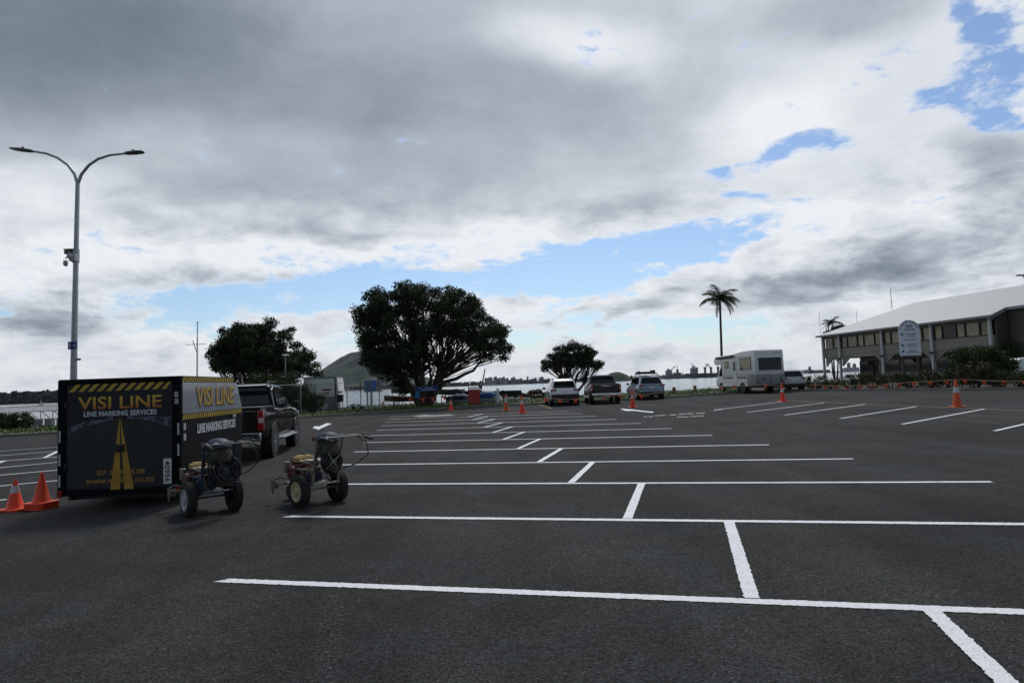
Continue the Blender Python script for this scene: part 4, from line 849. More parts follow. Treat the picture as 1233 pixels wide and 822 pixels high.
# ------------------------------------------------------------ trees and shrubs
def inpoly(x, y, P):
    c = False; j = len(P)-1
    for i in range(len(P)):
        if (P[i][1] > y) != (P[j][1] > y) and x < (P[j][0]-P[i][0])*(y-P[i][1])/(P[j][1]-P[i][1])+P[i][0]: c = not c
        j = i
    return c
def leaves(clumps, per, size, seed, flat=.75):
    rr = random.Random(seed); vs, fs = [], []
    for (c, r) in clumps:
        n = int(per*r*r)
        for i in range(n):
            d = Vector((rr.gauss(0, 1), rr.gauss(0, 1), rr.gauss(0, 1))).normalized()
            p = c+Vector((d.x, d.y, d.z*flat))*r*(rr.random()**.45)*rr.uniform(.75, 1.08)
            nn = (d*.6+Vector((rr.gauss(0, .6), rr.gauss(0, .6), rr.gauss(.5, .6)))).normalized()
            a = nn.orthogonal().normalized(); q_ = Matrix.Rotation(rr.random()*2*PI, 3, nn); a = q_ @ a; b_ = nn.cross(a); s = size*rr.uniform(.6, 1.35)
            k = len(vs); vs += [p-a*s, p-b_*s*.45+a*s*.1, p+a*s, p+b_*s*.45+a*s*.1]; fs.append((k, k+1, k+2, k+3))
    mb = MB(); mb.add(vs, fs); return mb
def limb(mb, a, b_, r0_, r1_, rr, wob=.12, n=7, up=.5):
    a, b_ = Vector(a), Vector(b_); L_ = (b_-a).length; mid = a.lerp(b_, .45)+Vector((0, 0, -up*.25*L_*0))+Vector((rr.uniform(-1, 1), rr.uniform(-1, 1), rr.uniform(-.3, .3)))*wob*L_
    pts = []
    for i in range(n):
        t_ = i/(n-1); p = a*(1-t_)**2+mid*2*t_*(1-t_)+b_*t_*t_
        if 0 < i < n-1: p = p+Vector((rr.uniform(-1, 1), rr.uniform(-1, 1), rr.uniform(-1, 1)))*.025*L_
        pts.append(p)
    mb.tube(pts, [r0_+(r1_-r0_)*(i/(n-1))**.8 for i in range(n)], 7); return pts
def tree(label, name, Y, base_px, outline, n_cl, cr_, depth, stems, per=420, size=.11, leafm=M_leafA, seed=1, extra=(), lower=(), r0_=.22, spread=1.2, forkh=.25, sub=3, holes=()):
    rr = random.Random(seed); b0 = at(base_px, 480, Y); base = Vector((b0.x, Y, gz(b0.x, Y)+.05)); t = thing(name, label, 'tree', base)
    def L(px, py, dy=0):
        p = at(px, py, Y)-base; return Vector((p.x*(1+dy/Y), dy, (p.z-EYE+base.z)*(1+dy/Y)+EYE-base.z))
    xs = [p[0] for p in outline]; ys = [p[1] for p in outline]; cx = (min(xs)+max(xs))/2; cy = (min(ys)+max(ys))/2; rp = cr_*FPX/Y
    cl = []; tries = 0
    while len(cl) < n_cl and tries < 90000:
        tries += 1; x, y = rr.uniform(min(xs), max(xs)), rr.uniform(min(ys), max(ys))
        r = cr_*rr.uniform(.55, 1.15); q_ = r*FPX/Y*.95
        if not all(inpoly(x+q_*math.cos(a), y+q_*.72*math.sin(a), outline) for a in (0, .8, 1.6, 2.4, 3.1, 3.9, 4.7, 5.5)): continue
        if any((x-hx)**2+(y-hy)**2 < (hr+q_*.7)**2 for hx, hy, hr in holes): continue
        e = max(0, 1-((x-cx)/(max(xs)-cx))**2-.5*((y-cy)/(max(ys)-cy))**2); dy = rr.uniform(-1, 1)*depth*math.sqrt(e+.05)
        c = L(x, y, dy)
        if any((c-c2).length < .55*(r+r2)*.75 for c2, r2 in cl) and tries < 60000: continue
        cl.append((c, r))
    for (x, y, r) in lower: cl.append((L(x, y, rr.uniform(-1, 1)), r))
    leaves(cl, per, size, seed).build('crown', leafm, t, fix=False)
    tm = MB(); forks = []
    for k in range(stems):
        a = 2*PI*k/stems+rr.uniform(-.3, .3); s0 = Vector((math.cos(a)*r0_*1.2, math.sin(a)*r0_*1.2, -.1))
        h = max(c.z for c, r in cl)*forkh; f = Vector((math.cos(a)*spread*rr.uniform(.5, 1), math.sin(a)*spread*rr.uniform(.5, 1), h*rr.uniform(.8, 1.15)))
        limb(tm, s0, f, r0_, r0_*.62, rr, .06); forks.append(f)
    for (c, r) in cl:
        f = min(forks, key=lambda q_: (q_-c).length+rr.uniform(0, .8)*spread)
        pts = limb(tm, f-Vector((0, 0, .08)), c, max(.026, r0_*rr.uniform(.12, .30)), .018, rr, .10)
        for j in range(sub):
            e_ = c+Vector((rr.gauss(0, .5), rr.gauss(0, .5), rr.gauss(.1, .4)))*r; limb(tm, pts[rr.choice((3, 4, 5))], e_, .022, .008, rr, .1, 4)
    for pl_, ra, rb in extra:
        P = [L(*p) for p in pl_]; tm.tube(P, [ra+(rb-ra)*i/(len(P)-1) for i in range(len(P))], 8)
    tm.build('trunk', M_bark, t, smooth=60); return t
TY = 50
outA = [(421, 380), (426, 362), (438, 349), (456, 342), (475, 340), (490, 336), (500, 333), (512, 337), (521, 345), (533, 343), (542, 340), (552, 343), (561, 349), (574, 350), (582, 356), (584, 368), (592, 377), (603, 383), (612, 391), (622, 402), (625.5, 414), (619, 430), (603, 436), (588, 428), (572, 430), (558, 436), (546, 432), (534, 440), (520, 436), (505, 444), (492, 440), (480, 452), (462, 456), (448, 449), (436, 436), (430, 420), (424, 400)]
tree('large spreading evergreen tree with many stems beside the blue banner', 'evergreen_tree', TY, 512, outA, 215, .85, 4.2, 9, per=640, size=.10, seed=4,
     extra=[([(528, 470), (534, 460), (549, 456), (560, 450), (570, 446), (576, 438), (584, 435), (595, 431)], .17, .05), ([(524, 470), (533, 455), (545, 449), (556, 444), (566, 440)], .15, .05), ([(506, 478), (492, 462), (480, 452), (470, 446)], .16, .05),
            ([(520, 478), (524, 458), (530, 440), (532, 425)], .14, .05), ([(513, 478), (508, 455), (500, 435), (494, 420)], .14, .05), ([(510, 478), (498, 452), (484, 432), (474, 420)], .14, .05), ([(517, 478), (519, 455), (516, 436), (514, 420)], .13, .05), ([(522, 474), (536, 450), (548, 436), (556, 420)], .13, .05)],
     lower=[(440, 434, .8), (452, 445, .8), (463, 440, .9), (476, 438, .9), (446, 424, .9), (488, 434, .9), (470, 428, .8), (497, 446, .8), (508, 440, .8), (520, 433, .8), (536, 432, .8), (468, 452, .9), (556, 430, .7), (590, 428, .7), (604, 430, .7), (481, 455, .9), (483, 464, .8), (478, 461, .6), (486, 471, .6), (577, 431, .5)], r0_=.26, spread=1.5, forkh=.24, holes=[(512, 378, 4), (480, 406, 5), (545, 415, 4), (527, 421, 5), (560, 426, 5)])
outB = [(253, 446), (254, 430), (252, 417), (257, 407), (265, 403), (270, 404), (275, 388), (284, 384), (291, 388), (299, 379), (306, 384), (311, 391), (318, 384), (326, 380), (336, 383), (343, 387), (345, 397), (350, 394), (357, 391), (363, 398), (366, 406), (372, 415), (374, 430), (380, 440), (383, 452), (368, 457), (345, 452), (320, 452), (300, 450), (280, 452), (262, 450)]
tree('dark bushy tree behind the pickup and the trailer', 'evergreen_tree', 56, 306, outB, 190, .72, 4.0, 6, per=640, size=.115, seed=8, r0_=.2, spread=1.8, forkh=.2, lower=[(372, 444, .8), (377, 450, .7), (365, 438, .8), (352, 440, .8), (262, 438, .7)], holes=[(336, 406, 3), (353, 414, 4), (358, 408, 2.5)],
     extra=[([(300, 480), (288, 464), (278, 452)], .12, .04), ([(304, 480), (296, 460), (290, 446)], .12, .04), ([(308, 480), (306, 460), (300, 446)], .12, .04), ([(310, 480), (316, 462), (322, 450)], .12, .04), ([(298, 480), (282, 462), (268, 448)], .1, .04)])
outC = [(647, 449), (650, 436), (658, 425), (667, 417), (676, 412), (685, 408.5), (697, 409), (705, 411), (714, 416), (720, 421), (726, 428), (730, 434), (729, 444), (720, 448), (708, 447), (700, 444), (690, 447), (683, 443), (674, 450), (664, 446), (656, 451)]
tree('smaller round evergreen tree standing behind the white car', 'evergreen_tree', 60, 688, outC, 105, .55, 2.4, 3, per=640, size=.10, seed=15, r0_=.17, spread=1.2, forkh=.28,
     extra=[([(691, 474), (692, 460), (696, 450), (702, 444)], .2, .05), ([(691, 474), (690, 458), (686, 448), (682, 440)], .16, .05), ([(680, 474), (677, 460), (671, 450), (667, 442)], .14, .05)])
def shrub(label, loc, w, d, h, m_, seed, size=.07, n=26, per=700, group=None, name='shrub', cat='shrub', stemmy=True):
    rr = random.Random(seed); t = thing(name, label, cat, loc, 0, group); cl = []
    for i in range(n):
        a = rr.random()*2*PI; q_ = rr.random()**.5; z = rr.uniform(.18, .86)*h; k = math.sqrt(max(.1, 1-((z/h-.35)/.75)**2)); r = min(h, w)*rr.uniform(.15, .26)
        cl.append((Vector((math.cos(a)*q_*(w/2-r*.6)*k, math.sin(a)*q_*(d/2-r*.4)*k, min(max(z, r*.6), h-r*.85))), r))
    leaves(cl, per, size, seed, .9).build('foliage', m_, t, fix=False)
    sm = MB()
    for (c, r) in cl[::2]: limb(sm, (c.x*.2, c.y*.2, -.05), c, .03, .01, rr, .08, 5)
    sm.build('stem', M_bark, t); return t
# bushes in front of the dark tree and the white shed
for i, (lb_, px, Y, w, d, h, m_, n) in enumerate([('broad dark green bush under the dark tree behind the pickup', 333, 47.5, 5.4, 2.5, 3.1, M_leafB, 80), ('tall olive bush beside the white shed', 354, 45.8, 3.2, 2.2, 2.35, M_leafB, 60), ('low bush against the wire fence left of the white shed', 375, 45, 2.0, 1.6, 1.5, M_leafB, 30)]):
    shrub(lb_, onground(px, Y)+Vector((0, 0, .1)), w, d, h, m_, 30+i, .06, n)
shrub('low green bush at the left edge in front of the white railing', onground(6, 40)+Vector((-.4, 0, 0)), 4.6, 2.0, 1.12, M_leafB, 41, .065, 110, 1700)
# shrubs along the right-hand kerb
def kr(px, back, py=None):
    a, b_ = kerbR[1], kerbR[3]; d = ray(px, 470); d2 = Vector((d.x, d.y, 0)); 
    # intersection of the view direction with the kerb line, moved back along it
    e = b_-a; t_ = (a.x*e.y-a.y*e.x)/(d2.x*e.y-d2.y*e.x); p = d2*t_; q_ = Vector((p.x, p.y, 0)); q_ = q_+q_.normalized()*back; return Vector((q_.x, q_.y, gz(q_.x, q_.y)+.08))
hs = [(983, 1.6, 2.2, 1.15, M_leafB), (1003, 1.9, 2.4, 1.0, M_leafC), (1030, 1.4, 2.6, 1.15, M_leafB), (1052, 2.2, 2.6, 1.2, M_leafC), (1076, 1.5, 2.5, 1.1, M_leafB), (1098, 2.0, 2.4, 1.1, M_leafB), (1120, 1.4, 2.4, 1.3, M_leafC), (1143, 2.0, 2.4, 1.2, M_leafB), (1176, 1.5, 2.9, 1.6, M_leafC), (1204, 1.8, 2.3, 1.1, M_leafB), (1228, 1.4, 2.2, .95, M_leafC), (1250, 1.6, 2.2, .95, M_leafB)]
where = ['shrub right behind the pale car beside the motorhome', 'sparse olive shrub under the left corner of the club house', 'green shrub below the second white column of the club house', 'olive shrub left of the white arched sign', 'green shrub just left of the foot of the arched sign', 'green shrub at the foot of the arched sign', 'taller olive shrub right of the arched sign', 'green shrub behind the tall cone at the right', 'biggest bushy shrub, spreading below the dark hedge', 'green shrub between the biggest shrub and the right edge', 'olive shrub at the right edge below the white car', 'green shrub just beyond the right edge of the kerb bed']
for i, (px, bk_, w, h, m_) in enumerate(hs): shrub(where[i], kr(px, bk_), w, 1.8, h, m_, 60+i, .065, 30, 650, 'shrubs along the bunting')
for i, (px, Y, w, h, lb_) in enumerate([(1173, 46, 3.8, 2.75, 'left half of the tall dark hedge below the club windows'), (1194, 45, 3.4, 2.7, 'right half of the tall dark hedge below the club gable'), (1232, 50, 6.5, 3.3, 'tall dark hedge at the right edge behind the white car')]):
    shrub(lb_, onground(px, Y), w, 2.4, h, M_leafB, 80+i, .075, 60, 800, 'dark hedge by the club house', 'hedge', 'hedge')
# palm
def palm(label, px_base, Y, crown, trunk_px, fl, seed, dead=5, n=15, rt=.13):
    rr = random.Random(seed); b0 = onground(px_base, Y); t = thing('palm_tree', label, 'palm', b0)
    P = [at(x, y, Y)-b0 for x, y in trunk_px]; P[0].z = -.1; tm = MB(); tm.tube(P, [rt*1.25]+[rt-(rt*.35)*i/(len(P)-1) for i in range(1, len(P))], 10); tm.build('trunk', M_bark, t, smooth=60)
    c = at(*crown, Y)-b0; fm = MB(); vs, fs = [], []; st = MB()
    for k in range(n+dead):
        a = 2*PI*k/n*1.0+rr.uniform(-.25, .25); el = rr.uniform(.35, 1.6) if k < n else rr.uniform(.05, .3); L_ = fl*rr.uniform(.8, 1.1); pts = []; h = Vector((math.cos(a), math.sin(a), 0)); p = c.copy(); ang = el
        for i in range(11):
            pts.append(p.copy()); p = p+(h*math.cos(ang)+Vector((0, 0, math.sin(ang))))*L_/10; ang -= (.155 if k < n else .17)+.03*rr.random()
        st.tube(pts, [.03-.0024*i for i in range(11)], 5)
        for i in range(2, 11):
            tdir = (pts[i]-pts[i-1]).normalized(); sd_ = tdir.cross(Vector((0, 0, 1))).normalized()
            for j in range(5):
                pb = pts[i-1].lerp(pts[i], j/5); wl = L_*.30*math.sin(PI*min(.95, (i+.5)/11.5))*rr.uniform(.8, 1.1)+.08
                if k >= n: wl *= .45
                for s in (-1, 1):
                    tip = pb+sd_*s*wl*.75+tdir*wl*.5+Vector((0, 0, -wl*rr.uniform(.25, .7))); k_ = len(vs); w = tdir*.028; vs += [pb-w, pb+w, tip]; fs.append((k_, k_+1, k_+2))
    fm.add(vs, fs); fm.build('frond', M_palm, t, fix=False); st.build('frond_stem', M_bark, t, fix=False); return t
palm('tall single palm rising behind the motorhome', 869.5, 62, (866.5, 362), [(870, 468), (869.3, 440), (868.2, 405), (867, 368), (866.6, 360)], 2.3, 5, n=18)
palm('palm whose top shows above the left end of the club roof', 1003, 92, (1001, 390), [(1004, 440), (1003, 415), (1001.3, 394)], 1.7, 9, n=9, rt=.10)
cl_t = tree('distant tree top showing over the left hip of the club roof', 'evergreen_tree', 95, 1008, [(984, 404), (992, 398), (1002, 392), (1012, 388), (1022, 391), (1026, 400), (1016, 410), (1000, 412)], 16, .9, 1.4, 2, per=420, size=.14, seed=22, r0_=.14, spread=.6, forkh=.5)

# ------------------------------------------------------------ club house
A0 = at(990.4, 404, 70); B0 = at(1196, 379.6, 50); EV = (A0.z+B0.z)/2
A0.z = B0.z = 0; fd = (B0-A0); FL = fd.length; fd.normalize()
# local frame: +X along the facade from its far left corner to the near corner, -Y out of the facade
ang = math.atan2(fd.y, fd.x); cg = Z(A0, 0)
cl = thing('club_house', 'two storey grey club house with pale metal roof, white columns and band windows', 'building', cg, ang)
Mi = Matrix.Rotation(-ang, 3, 'Z')
def fx(px, py=420):
    d = ray(px, py); e = fd; t_ = (A0.x*e.y-A0.y*e.x)/(d.x*e.y-d.y*e.x); p = Vector((d.x*t_, d.y*t_, EYE+d.z*t_)); l = Mi @ (p-cg); return l.x, l.z
EVz = EV-cg.z; ZW1 = EVz-.32; ZW0 = EVz-1.50; ZF = 2.72
M_cl = mat('club_wall_grey', (.23, .228, .195), .8, var=.10, vs_=1.2, bump=.2); M_tan = mat('curtain_tan', (.62, .54, .36), .9, var=.35, vs_=1.8); M_colw = mat('column_white', (.50, .51, .53), .6, var=.1); M_fas = mat('fascia_grey', (.26, .265, .275), .6, var=.1)
M_roof = mat('pale_metal_roof', (.40, .405, .43), .5, .0, var=.06, vs_=.8)
nt, N, L, b = tree_of(M_roof); tc = N.new('ShaderNodeTexCoord'); wv = N.new('ShaderNodeTexWave'); wv.inputs['Scale'].default_value = .42; L.new(tc.outputs['Object'], wv.inputs[0]); bp = N.new('ShaderNodeBump'); bp.inputs['Strength'].default_value = .5; bp.inputs['Distance'].default_value = .04; L.new(wv.outputs['Fac'], bp.inputs['Height']); L.new(bp.outputs[0], b.inputs['Normal'])
wr_ = N.new('ShaderNodeMapRange'); L.new(wv.outputs['Fac'], wr_.inputs[0]); wr_.inputs[1].default_value = .0; wr_.inputs[2].default_value = .25; wr_.inputs[3].default_value = .72; vm = N.new('ShaderNodeVectorMath'); vm.operation = 'SCALE'; L.new(b.inputs['Base Color'].links[0].from_socket, vm.inputs[0]); L.new(wr_.outputs[0], vm.inputs['Scale']); L.new(vm.outputs[0], b.inputs['Base Color'])
M_cgl = mat('club_glass', (.02, .022, .022), .03, var=.02, spec=.9); M_cgl.node_tree.nodes['Principled BSDF'].inputs['Alpha'].default_value = .18
posts = [0.1] + [fx(x)[0] for x in (1012, 1063.5, 1124, 1195.5)]
q = MB(); q.box((FL/2, .13, (ZF+ZW0)/2), (FL-.1, .22, ZW0-ZF)); q.box((FL/2, .13, (ZW1+EVz)/2), (FL-.1, .22, EVz-ZW1)); q.build('upper_wall', M_cl, cl)
def fxy(px, yl):
    d = Mi @ ray(px, 440); o_ = Mi @ (Vector((0, 0, EYE))-cg); return o_.x+d.x*(yl-o_.y)/d.y
RC = 1.9; cw0 = fxy(1036, RC)
MB().box((FL/2, 6.5, (ZF+EVz)/2), (FL-.2, 12.2, EVz-ZF-.5)).build('upper_core', M_cl, cl)
MB().box(((cw0+FL-.1)/2, RC+5.5, (ZF-.12)/2), (FL-.1-cw0, 11.0, ZF-.12)).build('core_wall', M_cl, cl)
for i, x in enumerate(posts): MB().box((x, -.10, EVz/2), (.20, .20, EVz-.02)).build('column', M_colw, cl, bevel=.01)
MB().box((.15, 5.5, ZF/2), (.18, .18, ZF)).build('column', M_timber, cl, bevel=.01)
for i in range(len(posts)):
    for s in (-1, 1):
        q = MB()
        if (i == 0 and s < 0) or (i == len(posts)-1 and s > 0): continue
        x = posts[i]+s*.10; X = Matrix.Translation((0, .20, 0)) @ RX90; pts = [(x, ZF+.002), (x+s*1.25, ZF+.002), (x, ZF-.95)]; q.prism(pts if s < 0 else pts[::-1], .12, X); q.build('knee_brace', M_cl, cl)
muls = [[991, 1003.3, 1009.4], [1012.8, 1020.4, 1032.5, 1040.3, 1053.4, 1060.7], [1064.1, 1073.1, 1086, 1098, 1111.3, 1121.5], [1125, 1135.7, 1152.7, 1163.4, 1181.7, 1194]]
for k, ml in enumerate(muls):
    xs = [fx(x)[0] for x in ml]; x0, x1 = max(posts[k]+.12, xs[0]), min(posts[k+1]-.12, xs[-1]); xs[0], xs[-1] = x0, x1
    q = MB(); q.box(((x0+x1)/2, .02, ZW0+.035), (x1-x0, .09, .07)); q.box(((x0+x1)/2, .02, ZW1-.035), (x1-x0, .09, .07))
    for i, x in enumerate(xs): q.box((x, .015, (ZW0+ZW1)/2), (.07, .08, ZW1-ZW0-.142))
    wf = q.build('window', M_blackpl, cl)
    q = MB(); g_ = MB()
    for i in range(len(xs)-1):
        c = ((xs[i]+xs[i+1])/2, .05, (ZW0+ZW1)/2); g_.box(c, (xs[i+1]-xs[i]-.06, .012, ZW1-ZW0-.14))
        if not (k == 3 and i == 1):  # a near-bay curtain is added to lighten a pane that mirrors the sky
            w_ = xs[i+1]-xs[i]-.10; q.box((c[0]-(.0 if (i+k) % 3 else w_*.06), .13, c[2]), (w_*(1 if (i+k) % 3 else .85), .03, ZW1-ZW0-.12))
    g_.build('glass', M_cgl, wf); q.build('curtain', M_tan, wf)
bk_ = MB(); bk_.box((FL/2, .35, (ZW0+ZW1)/2), (FL-.4, .05, ZW1-ZW0+.1)); bk_.build('dark_backing', mat('dark_interior', (.02, .02, .018), .9), cl)  # near-black sheet close behind the glass, standing in for the unlit rooms
# openings in the recessed wall
for (x, w_) in ((1041, 1.3), (1052, 1.2), (1074, 2.2), (1094, 1.6), (1106, 1.0), (1118, 1.4), (1140, 2.0)):
    xx = fxy(x, RC); o_ = MB().box((xx, RC-.02, 1.15), (w_, .06, 2.1)).build('ground_floor_window', M_blackpl, cl); MB().box((xx, RC-.055, 1.2), (w_-.14, .03, 1.9)).build('glass', M_glass, o_)
q = MB(); q.box((FL/2, 3.2, ZF-.06), (FL-.3, 6.2, .10)); q.build('soffit', M_cl, cl)
q = MB()
for x in posts[1:4]: MB().box((x+.05, -.28, ZF-.18), (.30, .18, .18)).build('wall_lamp', M_blackpl, cl, bevel=.01)
# roof: hipped at the far end, ridge parallel to the facade, verge kick at the near end
RW, RH = 6.2, 2.72
ov = .45
e0, e1 = (-ov, -ov, EVz), (FL+.25, -ov, EVz)
r0a, r1a = (RW*.95, RW, EVz+RH), (FL+9.0, RW, EVz+RH)
bk0, bk1 = (-ov, 2*RW+ov, EVz), (FL+9.0, 2*RW+ov, EVz)
vx = lambda x, y: (x, y, EVz+RH*(y+ov)/(RW+ov))
q = MB(); q.hull([e0, e1, vx(FL+.25, .9), vx(FL+9.0, .9), r1a, r0a], .10); q.hull([e0, r0a, bk0], .10); q.hull([r0a, r1a, bk1, bk0], .10); q.build('roof', M_roof, cl)
q = MB(); q.box(((e0[0]+e1[0])/2, -ov-.05, EVz-.07), (FL+.7, .09, .17)); q.bar((-ov-.05, -ov, EVz-.07), (-ov-.05, 2*RW+ov, EVz-.07), .09, .17); a_, b_ = vx(FL+.3, -ov), vx(FL+.3, .9); q.bar((a_[0], a_[1], a_[2]-.10), (b_[0], b_[1], b_[2]-.10), .08, .26); b2 = vx(FL+9, .9); q.bar((b_[0]+.04, .85, b_[2]-.10), (b2[0], .85, b2[2]-.10), .08, .22); q.build('fascia', M_fas, cl)
q = MB(); zz = vx(0, .9)[2]-.12; q.box((FL+4.6, 6.9, zz/2), (8.8, 11.6, zz)); q.box((FL+.05, .60, zz/2-.1), (.18, 1.0, zz-.2)); q.build('gable_wall', mat('club_wall_brown', (.075, .068, .060), .85, var=.12, vs_=1.5, bump=.2), cl)
q = MB(); q.box((fx(1209)[0]-.5, .0, 4.3), (.4, .4, .4)); 
p_ = at(1073, 373, 62); an = MB(); pl_ = Mi @ (at(1074, 372, 60)-cg); an.tube([pl_, pl_+Vector((0, 0, 1.9))], .03, 6); pl2 = Mi @ (at(988, 402, 70)-cg); an.tube([pl2, pl2+Vector((0, 0, 2.4))], .02, 6); pl3 = Mi @ (at(1032, 388, 66)-cg); an.tube([pl3, pl3+Vector((0, 0, 1.2))], .02, 6); an.build('antenna', M_steel, cl)

# arched sign
SY = 45.5; sb = onground(1099, SY); pL, pR = at(1087.6, 424, SY), at(1111.2, 424, SY); sw = (pR.x-pL.x); zt = at(1099, 385, SY).z-sb.z; zb = at(1099, 428, SY).z-sb.z
sgn = thing('arched_sign', 'tall white arched notice board on two posts in front of the club house', 'sign', sb, R(-8))
q = MB(); ah = sw*.48; poly = [(-sw/2, zb), (sw/2, zb)]+[(sw/2*math.cos(PI*i/14), zt-ah+ah*math.sin(PI*i/14)) for i in range(15)]
q.prism(poly, .06, RX90); bd = q.build('board', mat('sign_white', (.76, .82, .90), .5, var=.06), sgn, bevel=.01)
q = MB()
for s in (-1, 1): q.box((s*sw*.36, .05, (zt-.5)/2), (.12, .12, zt-.5))
q.build('post', M_timber, sgn)
M_sb = mat('sign_blue_lettering', (.035, .07, .14), .5, var=.1)
word = 'TAURANGA'; 
for i, ch in enumerate(word):
    a = PI-(i+.5)*PI/len(word); rx, rz = sw*.41, ah*.86; X = face_back(rx*math.cos(a), -.064, zt-ah+rz*math.sin(a)) @ Matrix.Rotation(a-PI/2, 4, 'Z'); text('lettering', ch, .13, .17, X, M_sb, bd, bold=.03)
text('lettering', 'CENTRE', .68, .12, face_back(0, -.064, zt-ah-.02), M_sb, bd, bold=.03)
q = MB()
for (z, w_, x) in ((.62, .62, .10), (.76, .5, .12), (1.02, .8, .05), (1.36, .70, .12), (1.50, .5, .14), (1.78, .5, .10), (1.90, .80, .12)):
    zz = zt-ah+.30-z; k = int(w_/.075)
    for j in range(k): q.box((x-w_/2+(j+.5)*w_/k, -.064, zz), (w_/k*.72, .006, .05+.012*(j % 2)))
for z in (.64, 1.40, 1.82): q.box((-sw*.36, -.064, zt-ah+.30-z), (.16, .006, .13))
q.build('small_print', M_sb, bd)
q = MB(); q.box((0, -.075, zt-ah+.22), (sw*.30, .01, .15)); q.build('emblem', mat('emblem_blue', (.20, .30, .42), .5, var=.5, vs_=18), bd)
q = MB(); q.box((-.35, -.10, .8), (.32, .02, .5)); q.build('small_notice', M_colw, sgn)

# ------------------------------------------------------------ bunting on its line
def bunting(label, pts, drop, fw, fh, posts_=(), nm='bunting', step=None, flags=None):
    """pts: world points along the line; flags hang from it"""
    t = thing(nm, label, 'bunting', pts[0]); o = pts[0]; q = MB(); q.tube([p-o for p in pts], .012, 5); q.build('line', M_rope, t)
    for p in flags:
        d = Vector((1, .2*rnd.uniform(-1, 1), 0)).normalized(); l = p-o; a = rnd.uniform(-.35, .35); sw_ = Vector((math.sin(a)*.25, rnd.uniform(-.2, .2), -1)).normalized()
        MB().hull([l-d*fw/2, l+d*fw/2, l+d*fw*.12+sw_*fh, l-d*fw*.02+sw_*fh], .006).build('flag', M_flag, t)
    for p in posts_:
        l = p-o; q = MB(); q.bar((l.x, l.y, gz(p.x, p.y)-o.z), (l.x, l.y, l.z+.05), .03); q.build('stake', M_timber, t)
kl = []
def kline(px, py, back=.45):
    p = kr(px, back); d = ray(px, py); s = math.hypot(p.x, p.y)/math.hypot(d.x, d.y); return Vector((p.x, p.y, EYE+d.z*s))
fx_px = [(980, 464.5), (993.5, 465.3), (1006, 465.8), (1020.5, 466), (1036, 465), (1051, 465), (1067, 464), (1083.5, 462.5), (1101, 461), (1121, 460.3), (1140.5, 459), (1162.5, 458), (1186, 459.3), (1210, 459.8), (1234, 460)]
fp = [kline(x, y-1.3) for x, y in fx_px]
bunting('long line of orange flags strung in front of the shrubs on the right', [kline(966, 464)]+fp+[kline(1262, 460.5)], 0, .34, .26, [fp[0], fp[5], fp[10], fp[14]], flags=fp)
def lineat(pxs, Yf): return [at(x, y, Yf(x)) for x, y in pxs]
f2 = [(657, 480.5), (674, 482), (693, 481.7), (708, 480), (727, 478.5), (747, 477), (772, 476.5), (795, 474.5), (822, 472), (868, 467), (884, 465.5), (903, 465.8), (921.5, 464.8), (940, 466)]
Yk = lambda x: 43.4+(x-657)*.0115
fl2 = [p for p in lineat(f2, Yk)]
for i, p in enumerate(fl2): fl2[i] = at(f2[i][0], f2[i][1]-1.5, G(f2[i][0], {True: 489.5, False: 486}[f2[i][0] < 700] if f2[i][0] < 830 else 475.5).y-.6)
bunting('line of orange flags strung low behind the parked cars and the motorhome', fl2, 0, .30, .24, [], flags=[fl2[i] for i in (0, 1, 2, 4, 5, 6, 9, 10, 12)])
f3 = [(494, 480.5), (509, 480.5), (521, 480), (535, 478)]
fl3 = [at(x, y-1.5, 48.2) for x, y in f3]
bunting('short line of orange flags below the blue banner', [at(488, 478.5, 48.2)]+fl3, 0, .30, .30, [fl3[0]], flags=fl3)

# ------------------------------------------------------------ things on the verge
def gnd(px, Y, dz=.10): p = onground(px, Y); p.z += dz; return p
# blue banner under the tree
BY = 47.6; b0 = gnd(516, BY); t = thing('banner', 'blue two line banner on wooden posts under the big tree', 'banner', b0)
Lb = lambda px, py, dy=0: at(px, py, BY+dy)-b0
q = MB(); 
for px in (503.5, 524.5): q.bar(Vector((Lb(px, 480).x, .06, -.1)), Lb(px, 464)+Vector((0, .06, 0)), .09)
q.build('post', M_timber, t)
M_bb = mat('banner_blue', (.016, .055, .20), .6, var=.15, vs_=3)
cb_ = Lb(514, 467.8); q = MB(); q.box(cb_, (1.66, .03, .36), Matrix.Rotation(R(-2), 3, 'Y')); pn = q.build('panel', M_bb, t, bevel=.005)
q = MB()
for dz_, w_ in ((.05, .60), (-.09, .95)):
    k = int(w_/.075)
    for j in range(k): q.box(cb_+Vector((.12-w_/2+(j+.5)*w_/k, -.022, dz_)), (w_/k*.75, .006, .055))
q.box(cb_+Vector((-.45, -.022, .07)), (.10, .006, .08)); q.build('lettering', M_wt, pn)
q = MB(); q.box(Lb(502.7, 475), (.34, .03, .50)); q.build('small_panel', mat('banner_light_blue', (.035, .17, .38), .6, var=.2, vs_=6), t, bevel=.005)
